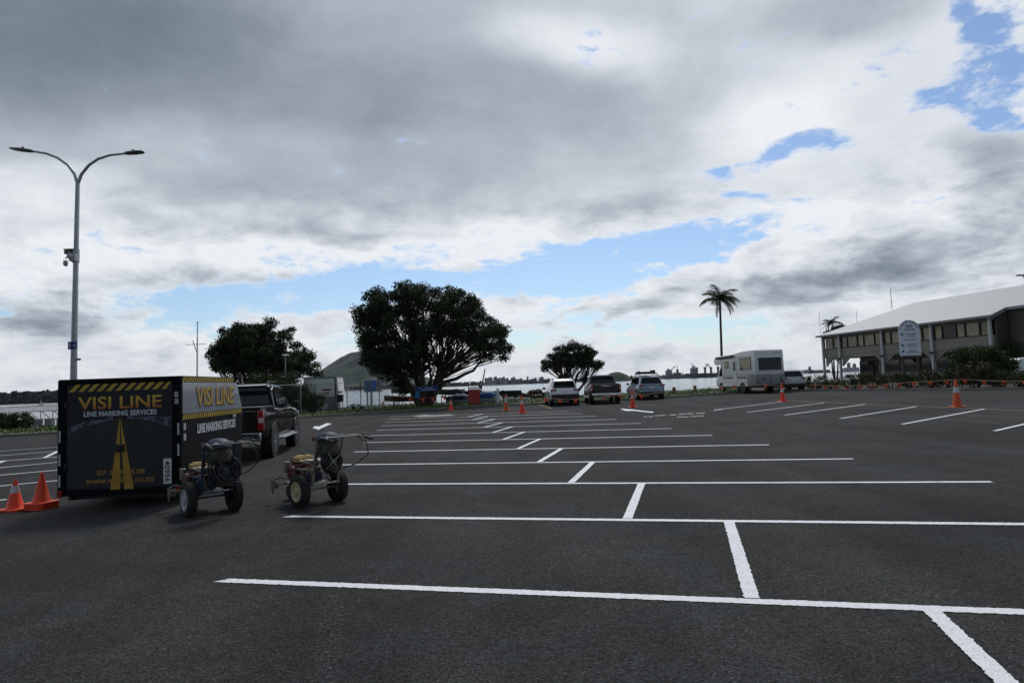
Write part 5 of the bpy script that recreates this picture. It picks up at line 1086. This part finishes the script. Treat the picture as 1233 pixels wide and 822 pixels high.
# information sign
IY = 45.0; i0 = gnd(449, IY, 0); t = thing('information_sign', 'white and blue harbour information board on three slim posts', 'sign', i0); Li = lambda px, py: at(px, py, IY)-i0
c = Li(449, 464.6); q = MB(); q.box(c, (1.20, .06, .82)); pn = q.build('board', mat('board_grey', (.30, .31, .30), .5, var=.15, vs_=4), t, bevel=.01)
q = MB(); q.box(c+Vector((-.30, -.034, 0)), (.54, .008, .72)); q.build('map_panel', mat('map_blue_grey', (.10, .13, .24), .5, var=.4, vs_=6), pn)
q = MB(); q.prism([(c.x-.05, c.z-.33), (c.x+.16, c.z-.33), (c.x+.26, c.z+.05), (c.x+.24, c.z+.36), (c.x-.02, c.z+.36), (c.x+.04, c.z)], .01, face_back(0, -.034, 0)); q.build('blue_panel', mat('map_blue', (.02, .12, .42), .5, var=.2, vs_=5), pn)
q = MB()
for k in range(7): q.box(c+Vector((.42, -.034, .28-.09*k)), (.26 if k % 2 else .20, .006, .03))
q.build('small_print', M_ink, pn)
q = MB()
for px, w_ in ((442, .10), (446.8, .14), (456.3, .06)): p = Li(px, 470); q.bar((p.x, .05, 0), (p.x, .05, c.z+.4), w_)
q.build('post', M_steel, t)
# red cabinet
RY = 49.0; r_0 = gnd(570.5, RY); t = thing('cabinet', 'red double door cabinet standing in a dark frame on the grass', 'cabinet', r_0); Lr = lambda px, py: at(px, py, RY)-r_0
M_rc = mat('red_cabinet', (.36, .022, .016), .45, var=.18, vs_=3)
hh = Lr(570.5, 468.5).z; q = MB(); q.box((0, 0, hh/2), (.80, .5, hh)); rc_ = q.build('cabinet_body', M_rc, t, bevel=.02)
q = MB()
for s in (-1, 1): q.box((s*.195, -.255, hh/2), (.36, .03, hh-.1))
q.build('door', mat('red_cabinet_door', (.42, .03, .02), .4, var=.15, vs_=4), rc_, bevel=.01)
q = MB()
for s in (-1, 1): q.bar((s*.42, .1, 0), (s*.42, .1, hh+.22), .05)
q.box((-.42, .1, hh/2), (.06, .4, hh)); q.build('frame', M_blackpl, t); q = MB(); q.box((0, -.02, hh+.10), (.74, .3, .12)); q.build('lid', M_wp, rc_, bevel=.02)
# white post
w0 = gnd(599, 48.2, .05); zt_ = (at(599, 468.5, 48.2)-w0).z; t = thing('bollard', 'white square post on the grass right of the red cabinet', 'bollard', w0)
q = MB(); q.box((0, 0, zt_/2), (.17, .17, zt_)); q.build('post', M_wp, t, bevel=.015); q = MB(); q.box((0, 0, zt_+.03), (.22, .22, .05)); q.build('cap', M_steel, t, bevel=.01)
for px, py, lb_ in ((812, 475.2, 'short brown bollard on the grass near the silver car'), (837, 472.8, 'short dark bollard on the grass near the motorhome')):
    p = G(px, py); p = Z(p, .08); t = thing('bollard', lb_, 'bollard', p, 0, 'short bollards on the grass'); q = MB(); q.lathe([(.14, -.1), (.14, .50), (.11, .54)], 12); q.build('post', M_timber, t, smooth=40); q = MB(); q.lathe([(.145, .36), (.145, .44)], 12); q.build('band', M_orange_d, t)
# boats and gear on the shore
def hull_mesh(L_, W_, H_, n=12):
    secs = []
    for i in range(n+1):
        u_ = i/n; y = (u_-.5)*L_; w = W_/2*(math.sin(PI*min(1, .12+u_*.80))**.6 if u_ < .98 else .05); w = max(w*(1 if u_ < .6 else 1-((u_-.6)/.4)**2*.92), .02); sh = H_*(1+.35*max(0, u_-.5)*2)
        half = [(.02, 0+.25*max(0, u_-.6)*H_*2), (w*.6, .10*H_+.25*max(0, u_-.6)*H_*2), (w*.95, .55*H_), (w, sh)]
        secs.append([Vector((a, y, z)) for a, z in half]+[Vector((-a, y, z)) for a, z in half[::-1]])
    return secs
def boat(name, label, cat, loc, rotz, L_, W_, H_, hm, cover=None, trailer=False, z=0, group=None, mast=None):
    t = thing(name, label, cat, loc, rotz, group); q = MB(Matrix.Translation((0, 0, z))); q.loft(hull_mesh(L_, W_, H_)); q.build('hull', hm, t, smooth=40)
    if cover:
        secs = []
        for i in range(11):
            u_ = i/10; y = (u_-.5)*L_*.98; w = W_*.52*max(.12, math.sin(PI*(.10+u_*.82))**.6); hgt = H_*(.35+.5*math.sin(PI*u_))+.05*math.sin(i*2.3)
            secs.append([Vector((math.cos(PI*j/8)*w, y, z+H_*.93+math.sin(PI*j/8)*hgt)) for j in range(9)]+[Vector((-w*.95, y, z+H_*.6)), Vector((w*.95, y, z+H_*.6))])
        q = MB(); q.loft(secs); q.build('cover', cover, t, smooth=50)
    else:
        q = MB(Matrix.Translation((0, 0, z)))
        for u_ in (-.22, .08): q.box((0, u_*L_, H_*1.05), (W_*.8, .16, .04))
        q.build('thwart', M_timber, t)
    if trailer or z > .2:
        q = MB()
        for y in (-.28*L_, .22*L_):
            for s in (-1, 1): q.bar((s*W_*.35, y, 0), (s*W_*.22, y, z+.08), .06)
            q.bar((-W_*.4, y, z*.8), (W_*.4, y, z*.8), .06)
        q.build('cradle', M_steel, t)
    if mast: q = MB(); q.tube([(0, .1*L_, z+H_*.8), (mast[0], .1*L_, mast[1])], [.05, .035], 8); q.build('mast', M_steel, t, smooth=50)
    return t
M_hullw = mat('boat_white', (.55, .56, .57), .35, var=.08, coat=.4); M_hulld = mat('boat_grey', (.12, .12, .12), .6, var=.25); M_cov = mat('blue_boat_cover', (.02, .08, .28), .7, var=.25, vs_=3); M_cov2 = mat('dark_blue_cover', (.012, .03, .11), .7, var=.3, vs_=3)
boat('covered_boat', 'boat under a dark blue cover between the big tree and the red cabinet', 'boat', gnd(553, 53, .0), R(78), 2.3, 1.0, .42, M_hullw, M_cov2, z=.1, group='boats laid up on the shore')
boat('covered_boat', 'boat under a bright blue cover right of the red cabinet', 'boat', gnd(586, 53.5, .0), R(80), 2.1, 1.1, .5, M_hullw, M_cov, z=.08, group='boats laid up on the shore')
boat('dinghy', 'pale dinghy turned up on a rack between the tree trunk and the red cabinet', 'boat', gnd(541, 55, 0), R(65), 2.6, 1.2, .45, M_hulld, None, z=.75, group='boats laid up on the shore')
boat('dinghy', 'upper dinghy on the rack left of the big tree trunk', 'boat', gnd(491, 54, 0), R(80), 2.9, 1.2, .38, M_hulld, None, z=1.05, group='boats laid up on the shore')
boat('dinghy', 'lower brown dinghy on the rack left of the big tree trunk', 'boat', gnd(487, 52.5, 0), R(84), 3.4, 1.3, .42, mat('boat_brown', (.11, .06, .045), .6, var=.3), None, z=.42, group='boats laid up on the shore')
boat('dinghy', 'small white dinghy with green trim lying on the grass by the rocks', 'boat', gnd(622, 52, 0), R(75), 1.9, .8, .32, M_hullw, None, group='boats laid up on the shore')
cat_ = boat('catamaran', 'beached catamaran with leaning grey mast behind the red cabinet', 'boat', gnd(588, 56, 0), R(84), 5.6, .5, .42, mat('boat_black', (.02, .02, .022), .5, var=.3), None, z=.5)
q = MB(); m0 = at(578, 476, 56); m1 = at(584, 444, 56); iv = Matrix.Rotation(-R(84), 3, 'Z'); q.tube([iv @ (m0-Vector(cat_.location)), iv @ (m1-Vector(cat_.location))], [.07, .05], 8); q.build('mast', M_steel, cat_, smooth=50)
q = MB(); q.tube([iv @ (at(577, 464, 56)-Vector(cat_.location)), iv @ (at(580, 466, 56)-Vector(cat_.location))], .16, 8); q.build('furled_sail', M_hulld, cat_, smooth=50)
# rocks of the sea wall: separate boulders
def rock(mb, c, r, rr):
    b = bmesh.new(); bmesh.ops.create_icosphere(b, subdivisions=1, radius=1); sc = Vector((rr.uniform(.7, 1.2), rr.uniform(.7, 1.1), rr.uniform(.5, .85)))*r
    vs = [c+Vector((v.co.x*sc.x, v.co.y*sc.y, v.co.z*sc.z))*rr.uniform(.82, 1.15) for v in b.verts]; fs = [[v.index for v in f.verts] for f in b.faces]; b.free(); mb.add(vs, fs)
M_rock = mat('boulder', (.075, .060, .048), .9, var=.4, vs_=3, bump=.6, bs=9)
rr = random.Random(3); proto = None
for i in range(64):
    px = 606+54*(i/63)+rr.uniform(-2, 2); Y = rr.uniform(58.5, 61.5); p = gnd(px, Y, -.05+.22*rr.random()+(.28 if Y > 59.5 else .0)+(.25 if 636 < px < 652 else 0)); r = rr.uniform(.35, .62)
    if i < 6:
        q = MB(); rock(q, Vector((0, 0, 0)), .5, rr); o_ = q.build('boulder', M_rock, None)
        tag(o_, 'brown boulder in the rock wall between the small white dinghy and the white car', 'boulder', 'boulders of the sea wall'); protos = (protos if i else [])+[o_]
    else: o_ = protos[i % 6].copy(); COL.objects.link(o_)
    o_.location = p; o_.rotation_euler = (0, 0, rr.random()*6); o_.scale = (r*1.25, r*1.2, r*1.2)
# white shed and fence
SYd = 50.0; s0 = gnd(387, SYd, 0); t = thing('shed', 'white box shed with a red and white notice behind the wire fence', 'shed', s0, R(3)); zr_ = (at(387, 455, SYd)-s0).z
q = MB(); q.box((-.15, 1.2, zr_/2), (2.35, 2.4, zr_)); q.build('wall', M_wp, t, bevel=.02); q = MB(); q.box((-.15, 1.2, zr_+.05), (2.5, 2.6, .10)); q.build('roof', M_fas, t)
q = MB(); q.prism([(1.06, 0), (1.42, 0), (1.16, zr_-.02), (1.06, zr_-.02)], 2.2, Matrix.Translation((0, 2.3, 0)) @ RX90); q.build('end_wall', M_wp, t)
MB().box((1.03, -.03, zr_*.72), (.05, .05, zr_*.55)).build('downpipe', M_blackpl, t)
ns = MB().box((.38, -.02, zr_*.56), (.70, .03, .58)).build('notice', M_plate, t, bevel=.005); MB().box((.38, -.04, zr_*.56+.22), (.66, .012, .13)).build('red_band', M_red, ns); text('lettering', '40', .36, .24, face_back(.38, -.036, zr_*.56-.05), M_ink, ns, bold=.02)
MB().box((.28, -.15, .32), (.42, .25, .60)).build('meter_box', M_colw, t, bevel=.01)
q = MB(); q.box((-.15, .005, .55), (2.36, .03, 1.1)); q.build('lower_cladding', mat('shed_grey', (.20, .21, .215), .6, var=.12), t)
# outboard / gear beside the shed
g0 = gnd(411, 49.5, 0); t = thing('winch_stand', 'dark winch stand with small wheels between the white shed and the information sign', 'stand', g0)
q = MB(); q.box((-.10, 0, .95), (.42, .35, .55)); q.box((-.10, 0, 1.42), (.26, .3, .12)); q.build('drum_housing', M_blackpl, t, bevel=.03)
q = MB(); 
for s in (-1, 1): q.bar((s*.25-.1, 0, 0), (s*.10-.1, 0, .9), .05)
q.bar((-.4, 0, .2), (1.6, .2, .28), .09); q.bar((.6, .1, .2), (.9, .1, .55), .06); q.box((1.0, .15, .42), (.75, .3, .10)); q.build('frame', M_steel, t)
for s in (.9, 1.5): MB().lathe([(.12, -.05), (.16, -.04), (.16, .04), (.12, .05)], 14, Matrix.Translation((s, 0, .16)) @ Matrix.Rotation(PI/2, 4, 'X')).build('wheel', M_tyre, t, smooth=40)
# chain-link fence
FY0 = 44.0; pts_px = [(336, FY0), (362, 44.5), (379, 45), (404.5, 46), (417.5, 46.3), (434, 46.6), (473, 52)]
f0 = gnd(336, FY0, 0); t = thing('wire_fence', 'wire mesh fence on steel posts in front of the white shed', 'fence', f0); P = [gnd(x, y, 0)-f0 for x, y in pts_px]; H_f = 2.05
for p in P: MB().tube([p, p+Vector((0, 0, H_f))], .03, 6).build('post', M_steel if rnd.random() < .6 else M_timber, t)
q = MB()
for i in range(len(P)-1):
    q.tube([P[i]+Vector((0, 0, H_f)), P[i+1]+Vector((0, 0, H_f))], .022, 5)
    L_ = (P[i+1]-P[i]).length; n_ = int(L_/.16)
    for k in range(n_):
        for dz_ in (1, -1):
            a = k/n_; z0_, z1_ = (0.05, H_f) if dz_ > 0 else (H_f, .05); b_ = min(1, a+H_f/L_*.9); z1_ = z0_+(z1_-z0_)*((b_-a)*L_/(H_f*.9)); pa, pb = P[i].lerp(P[i+1], a), P[i].lerp(P[i+1], b_); q.bar(pa+Vector((0, 0, z0_)), pb+Vector((0, 0, z1_)), .0035)
q.build('mesh', M_steel, t, fix=False)
# flagpole, small lamp, thin masts
FYp = 62.0; p0 = onground(237, FYp); t = thing('flagpole', 'slim white flagpole with a yardarm above the trailer roof', 'flagpole', p0); Lf = lambda px, py: at(px, py, FYp)-p0
q = MB(); q.tube([(0, 0, 0), Lf(237.5, 425), Lf(237.8, 389)], [.09, .07, .05], 8); q.lathe([(.03, 0), (.10, .05), (.10, .12), (.03, .16)], 10, Matrix.Translation(Lf(237.8, 389))); q.build('pole', M_wp, t, smooth=50)
q = MB(); q.tube([Lf(224.5, 415), Lf(248, 413.8)], .03, 6); q.tube([Lf(232, 410), Lf(237.4, 425)], .045, 6); q.build('yard', M_wp, t)
p0 = onground(344, 52); t = thing('street_lamp', 'short post lamp with flat head standing against the dark bushy tree', 'street lamp', p0); z_ = (at(344.5, 428, 52)-p0).z
MB().tube([(0, 0, 0), (0, 0, z_)], [.05, .04], 8).build('pole', M_steel, t, smooth=50); q = MB(); q.lathe([(.05, z_-.05), (.30, z_), (.28, z_+.06), (.05, z_+.12)], 14); q.build('lamp_head', M_wp, t, smooth=40)
p0 = onground(1245, 60); t = thing('street_lamp', 'street lamp arm and head reaching in at the right edge above the club roof', 'street lamp', p0); z_ = (at(1245, 334, 60)-p0).z; a_ = at(1226, 331.5, 60)-p0
MB().tube([(0, 0, 0), (0, 0, z_), (-.3, 0, z_+.3), a_+Vector((.5, 0, .0))], [.10, .07, .05, .04], 8).build('pole', M_steel, t, smooth=60); q = MB(); q.box(a_+Vector((.3, 0, 0)), (.85, .3, .12)); q.build('lamp_head', MC['lamp_head_grey'], t, bevel=.03)
# gangway on the left shore
GY = 50; g0 = at(-10, 500, GY); g1 = at(78, 496, GY+1); org = Vector((g0.x, g0.y, -1.6)); t = thing('gangway', 'white railed gangway on trestles at the water on the left edge', 'gangway', org)
zT = lambda px: at(px, 492.2-px*.042, GY).z-org.z; q = MB(); L_ = g1.x-g0.x
zt0, zt1 = at(-10, 491, GY).z-org.z, at(78, 487.2, GY).z-org.z
def gp(u_, dz): return Vector((L_*u_, u_*1.0, zt0+(zt1-zt0)*u_+dz))
q.bar(gp(-.8, 0), gp(1.8, 0), .05, .05); q.bar(gp(-.8, -.42), gp(1.8, -.42), .08, .07); q.bar(gp(-.8, -1.05), gp(1.8, -1.05), .07, .07)
for k in range(-34, 78): q.bar(gp(k/44, -.42), gp(k/44, 0), .034)
q.build('railing', mat('galvanised_pale', (.40, .42, .43), .5, .3, var=.15), t)
q = MB()
for k in range(-4, 10):
    q.bar(gp(k/6+.02, -.45), gp(k/6+.13, -.98), .07); q.bar(gp(k/6, -.42), gp(k/6, -1.05), .05)
    if k % 2: q.bar(gp(k/6, -1.0), gp(k/6, -2.2)+Vector((0, 0, 0)), .12)
q.build('truss', MC['galvanised_pale'], t)
q = MB()
for k in range(-3, 9): q.box(gp(k/6+.08, -1.30)+Vector((0, .35, 0)), (L_/6*.96, .04, .62))
q.build('panel', mat('gangway_panel_grey', (.20, .205, .21), .7, var=.2), t)
far_strip = MB()

# ------------------------------------------------------------ across the water
def ridge(name, Y, px0, px1, prof, m_, depth, rough, n=160, seed=0):
    """land across the water: a ridge whose crest heights come from prof(px) metres"""
    x0, x1 = at(px0, 470, Y).x, at(px1, 470, Y).x
    rws = [(0, 0), (.10, .55), (.35, .9), (.6, 1.0), (1.0, .2)]; vs = []
    for j, (dd, hh_) in enumerate(rws):
        for i in range(n+1):
            u_ = i/n; h = prof(px0+(px1-px0)*u_); x = x0+(x1-x0)*u_
            h2 = h*hh_*(1+rough*(noise.noise(Vector((x*.02, j*3+seed, 0)))+.6*noise.noise(Vector((x*.07, j*5, seed)))+.5*noise.noise(Vector((x*.2, j*7, seed))))) if hh_ else 0
            vs.append((x, Y+depth*dd+(noise.noise(Vector((x*.01, j, 4)))*depth*.08), -2.6+h2))
    fs = [(j*(n+1)+i, j*(n+1)+i+1, (j+1)*(n+1)+i+1, (j+1)*(n+1)+i) for j in range(len(rws)-1) for i in range(n)]
    q = MB(); q.add(vs, fs); return struct(q.build(name, m_, smooth=50, fix=False))
M_farg = mat('far_bush', (.022, .032, .022), .95, var=.4, vs_=.02); M_fart = mat('far_trees', (.030, .038, .030), .95, var=.45, vs_=.03); M_mount = mat('mountain_bush', (.013, .028, .014), .95, var=.45, vs_=.006)
ridge('left_headland', 1100, -500, 260, lambda px: 16+5*math.sin(px*.02)+ (3 if px < 40 else 5), M_farg, 200, .35, 300, 1)
ridge('far_shore', 2300, 380, 900, lambda px: 5+2*math.sin(px*.05), M_fart, 400, .6, 420, 2)
ridge('port_shore', 2700, 780, 1600, lambda px: 5+2*math.sin(px*.06), mat('port_land', (.05, .05, .048), .9, var=.3, vs_=.02), 400, .5, 300, 3)
# conical mountain with its lower green flank
MYd = 3600; pk = at(434, 421, MYd); Hm = pk.z+2.5
def mh_(x, y):
    d = math.hypot((x-pk.x)/1.0, (y-MYd)/1.1); r = d/345.0; h = Hm*max(0, (1-r**1.3))
    px_off = (x-pk.x); low = 80*math.exp(-((px_off-200)/260)**2-((y-MYd+120)/300)**2)
    h = max(h, low); return -3+h*(1+.16*noise.noise(Vector((x*.006, y*.006, 0)))+.08*noise.noise(Vector((x*.017, y*.017, 2))))+5*noise.noise(Vector((x*.02, y*.02, 3)))*(1 if h > 3 else 0)+(2.5*noise.noise(Vector((x*.07, y*.07, 1))) if h > 4 else 0)
grid('mountain', pk.x-700, pk.x+1100, MYd-520, MYd+520, 190, 100, mh_, M_mount)
i_ = at(742, 447.6, 1500); Ha = i_.z+2.5
def is_(x, y):
    d = math.hypot((x-i_.x)/36, (y-1500)/50); return -3+Ha*max(0, 1-d**2.4)*(1+.06*noise.noise(Vector((x*.1, y*.1, 0))))
grid('island', i_.x-45, i_.x+45, 1440, 1560, 40, 20, is_, M_farg)
# wooded shore: many small crowns too many to count
rr = random.Random(6); vs, fs = [], []
def crowns(px0, px1, n, Y0, Y1, h0, h1, palmy=.0):
    for i in range(n):
        px = rr.uniform(px0, px1); Y = rr.uniform(Y0, Y1); p = at(px, 460, Y); h = rr.uniform(h0, h1); w = h*rr.uniform(.35, .7)
        if rr.random() < .10 and px > 300: h *= 1.7; w *= .35
        for k in range(9):
            d = Vector((rr.gauss(0, 1), rr.gauss(0, 1), rr.gauss(0, 1))).normalized(); c = Vector((p.x+d.x*w*.6, Y+d.y*w*.6, -2+h*.6+d.z*h*.38)); a = Vector((rr.gauss(0, 1), rr.gauss(0, 1), rr.gauss(0, 1))).normalized(); b_ = a.orthogonal().normalized(); s = w*.55; o_ = len(vs); vs.extend([c-a*s, c-b_*s, c+a*s, c+b_*s]); fs.append((o_, o_+1, o_+2, o_+3))
crowns(380, 860, 900, 2240, 2330, 8, 14); crowns(-200, 250, 500, 1080, 1120, 13, 19)
q = MB(); q.add(vs, fs); struct(q.build('distant_trees', M_fart, fix=False), 'stuff')
# towers of the far town
M_tw = [mat('tower_pale', (.36, .38, .41), .7, var=.08, vs_=.05), mat('tower_grey', (.20, .22, .24), .7, var=.08, vs_=.05), mat('tower_dark', (.10, .115, .13), .6, var=.08, vs_=.05)]
def tower(label, px, w, py, Y, mi, kind='apartment_tower', steps=0):
    p = at(px, 460, Y); b0 = Vector((p.x, Y, -1.5)); H_ = at(px, py, Y).z-b0.z; W_ = w*Y/FPX; t = thing(kind, label, 'building', b0, R(rr.uniform(-12, 12)), 'towers of the far town')
    q = MB(); q.box((0, 0, H_/2), (W_, W_*.8, H_)); 
    q.box((W_*.18, 0, H_+1.5), (W_*.35, W_*.4, 3))
    if steps: q.box((W_*.62, 0, H_*.38), (W_*.5, W_*.7, H_*.76))
    q.build('wall', M_tw[mi], t); q = MB(); nf = max(3, int(H_/3.6))
    for k in range(1, nf): q.box((0, -W_*.402, H_*k/nf), (W_*.86, .5, 1.3))
    q.build('window', M_glass, t)
for i, (lb_, px, w, py, mi) in enumerate([('long pale slab block, leftmost of the far towers', 588.5, 10, 454.8, 0), ('pale tower just right of the pale slab block', 596.5, 4.5, 453.6, 0), ('grey tower between the two pale blocks across the water', 600.5, 3, 455.3, 1), ('pale stepped block left of the dark tower', 605.5, 6, 454.3, 0), ('dark narrow tower right of the pale stepped block', 610.8, 3.4, 455.4, 2), ('grey stepped tower standing alone left of the small tree', 618, 5.5, 454.4, 1), ('low grey block right of the lone stepped tower', 626, 6, 456.2, 1), ('thin spire-like tower across the water', 635.5, 2.0, 453.4, 2), ('low dark block seen left of the small tree', 644, 5, 455.6, 2), ('grey block just left of the white car roof', 652, 4.5, 454.0, 1)]):
    tower(lb_, px, w, py, 2200, mi, steps=i in (3, 5))
for i, (lb_, px, w, py) in enumerate([('dark tower seen under the first floor of the club house, left one', 1023.2, 3.0, 437.0), ('dark tower seen under the first floor of the club house, right one', 1030, 3.2, 438.0), ('pale silo block seen between the motorhome and the club house', 976, 2.5, 441.5)]):
    tower(lb_, px, w, py, 2600, 1)
# port sheds and ships
def ship(label, px0, px1, py_deck, Y, cranes, group='ships in the port', hm=None):
    a = at(px0, 456, Y); b_ = at(px1, 456, Y); L_ = b_.x-a.x; o_ = Vector(((a.x+b_.x)/2, Y, -2.5)); t = thing('cargo_ship', label, 'ship', o_, 0, group); H_ = at((px0+px1)/2, py_deck, Y).z+2.5
    q = MB(); q.prism([(-L_/2+4, 0), (L_/2-10, 0), (L_/2, H_*1.15), (L_/2-14, H_*1.1), (L_/2-20, H_), (-L_/2+12, H_), (-L_/2, H_*1.1)], 22, Matrix.Translation((0, 11, 0)) @ RX90); q.build('hull', hm or mat('ship_dark', (.045, .05, .06), .6, var=.2, vs_=.05), t)
    q = MB(); q.box((-L_/2+20, 0, H_+8), (14, 18, 16)); q.box((-L_/2+20, 0, H_+18), (6, 6, 6)); q.build('deckhouse', M_tw[1], t)
    for u_, tilt_ in cranes:
        x = -L_/2+L_*u_; q = MB(); q.bar((x, 0, H_), (x, 0, H_+14), 5, 5); q.box((x, 0, H_+15), (7, 6, 5)); q.bar((x, 0, H_+15), (x+tilt_, 0, H_+29), 1.6, 1.6); q.bar((x, 0, H_+20), (x+tilt_*.95, 0, H_+28), .8, .8); q.build('crane', M_tw[2], t)
ship('dark cargo ship with deck cranes moored left of the motorhome', 827, 872, 449.2, 1900, [(.28, -17), (.5, 12), (.66, -16), (.85, 0)])
ship('pale lower ship left of the dark cargo ship', 797, 829, 452.0, 1950, [(.35, 16), (.6, 0)], hm=mat('ship_pale', (.16, .15, .14), .6, var=.3, vs_=.05))
def port_shed(label, px, w, py, mi, Y=2500):
    p = at(px, 455, Y); o_ = Vector((p.x, Y, -1.5)); W_ = w*Y/FPX; H_ = max(6, at(px, py, Y).z+1.5); t = thing('port_shed', label, 'building', o_, 0, 'sheds of the port')
    q = MB(); q.box((0, 0, H_/2), (W_, 30, H_)); q.build('wall', mi, t); q = MB(); q.prism([(-W_/2-1, H_), (W_/2+1, H_), (W_/2-3, H_+4), (-W_/2+3, H_+4)], 31, Matrix.Translation((0, 15.5, 0)) @ RX90); q.build('roof', M_tw[0], t)
port_shed('yellowish heap-shaped shed behind the pale ship', 815, 9, 449.5, mat('shed_tan', (.26, .21, .11), .8)); port_shed('long rusty red shed right of the pale car', 985, 26, 446.5, mat('shed_rust', (.16, .07, .06), .8)); port_shed('low pale shed by the water left of the club house', 972, 12, 446.2, M_tw[0]); port_shed('pale shed seen under the club house', 1024, 18, 443.5, M_tw[0])
# small sailing boat on the left
p = at(49, 482.5, 600); sb_ = Vector((p.x, 600, -2.5)); t = thing('sailing_boat', 'tiny white sailing boat on the water at the far left', 'boat', sb_)
q = MB(Matrix.Rotation(PI/2, 4, 'Z')); q.loft(hull_mesh(5, 1.6, .8)); q.build('hull', M_hullw, t); q = MB(); q.add([(0, 0, .9), (0, 0, 5.2), (1.9, 0, 1.0)], [(0, 1, 2)]); q.add([(0, .03, .9), (0, .03, 5.2), (1.9, .03, 1.0)], [(2, 1, 0)]); q.build('sail', M_wp, t, fix=False); q = MB(); q.tube([(0, 0, .5), (0, 0, 5.4)], .05, 6); q.build('mast', M_steel, t)
for px, py, Y, lb_ in ((461, 474, 170, 'dark red mooring buoy right of the information sign'), (447.5, 476.5, 130, 'small mooring buoy below the information sign'), (846, 461.5, 190, 'orange marker buoy left of the motorhome'), (853, 461, 200, 'second marker buoy close to the motorhome')):
    p = at(px, py, Y); q = MB(); q.lathe([(.05, -.3), (.35, -.1), (.40, .1), (.30, .35), (.08, .5), (.05, .8)], 12); o_ = q.build('buoy', M_orange_d, None, smooth=50); o_.location = (p.x, Y, -2.45); tag(o_, lb_, 'buoy', 'mooring buoys')
# dark roof-boxed launch seen behind the pickup at the water
# ------------------------------------------------------------ air
USE_HAZE = True
if USE_HAZE:
    hb = MB(); hb.box((0, 2500, 120), (16000, 9000, 250)); hz_ = hb.build('haze', bpy.data.materials.new('haze_air'), None); hz_['kind'] = 'stuff'
    hm = hz_.data.materials[0]; hm.use_nodes = True; nt = hm.node_tree; nt.nodes.clear(); o_ = nt.nodes.new('ShaderNodeOutputMaterial'); pv = nt.nodes.new('ShaderNodeVolumePrincipled'); pv.inputs['Color'].default_value = (.80, .88, .97, 1); pv.inputs['Density'].default_value = .00003; nt.links.new(pv.outputs[0], o_.inputs['Volume'])
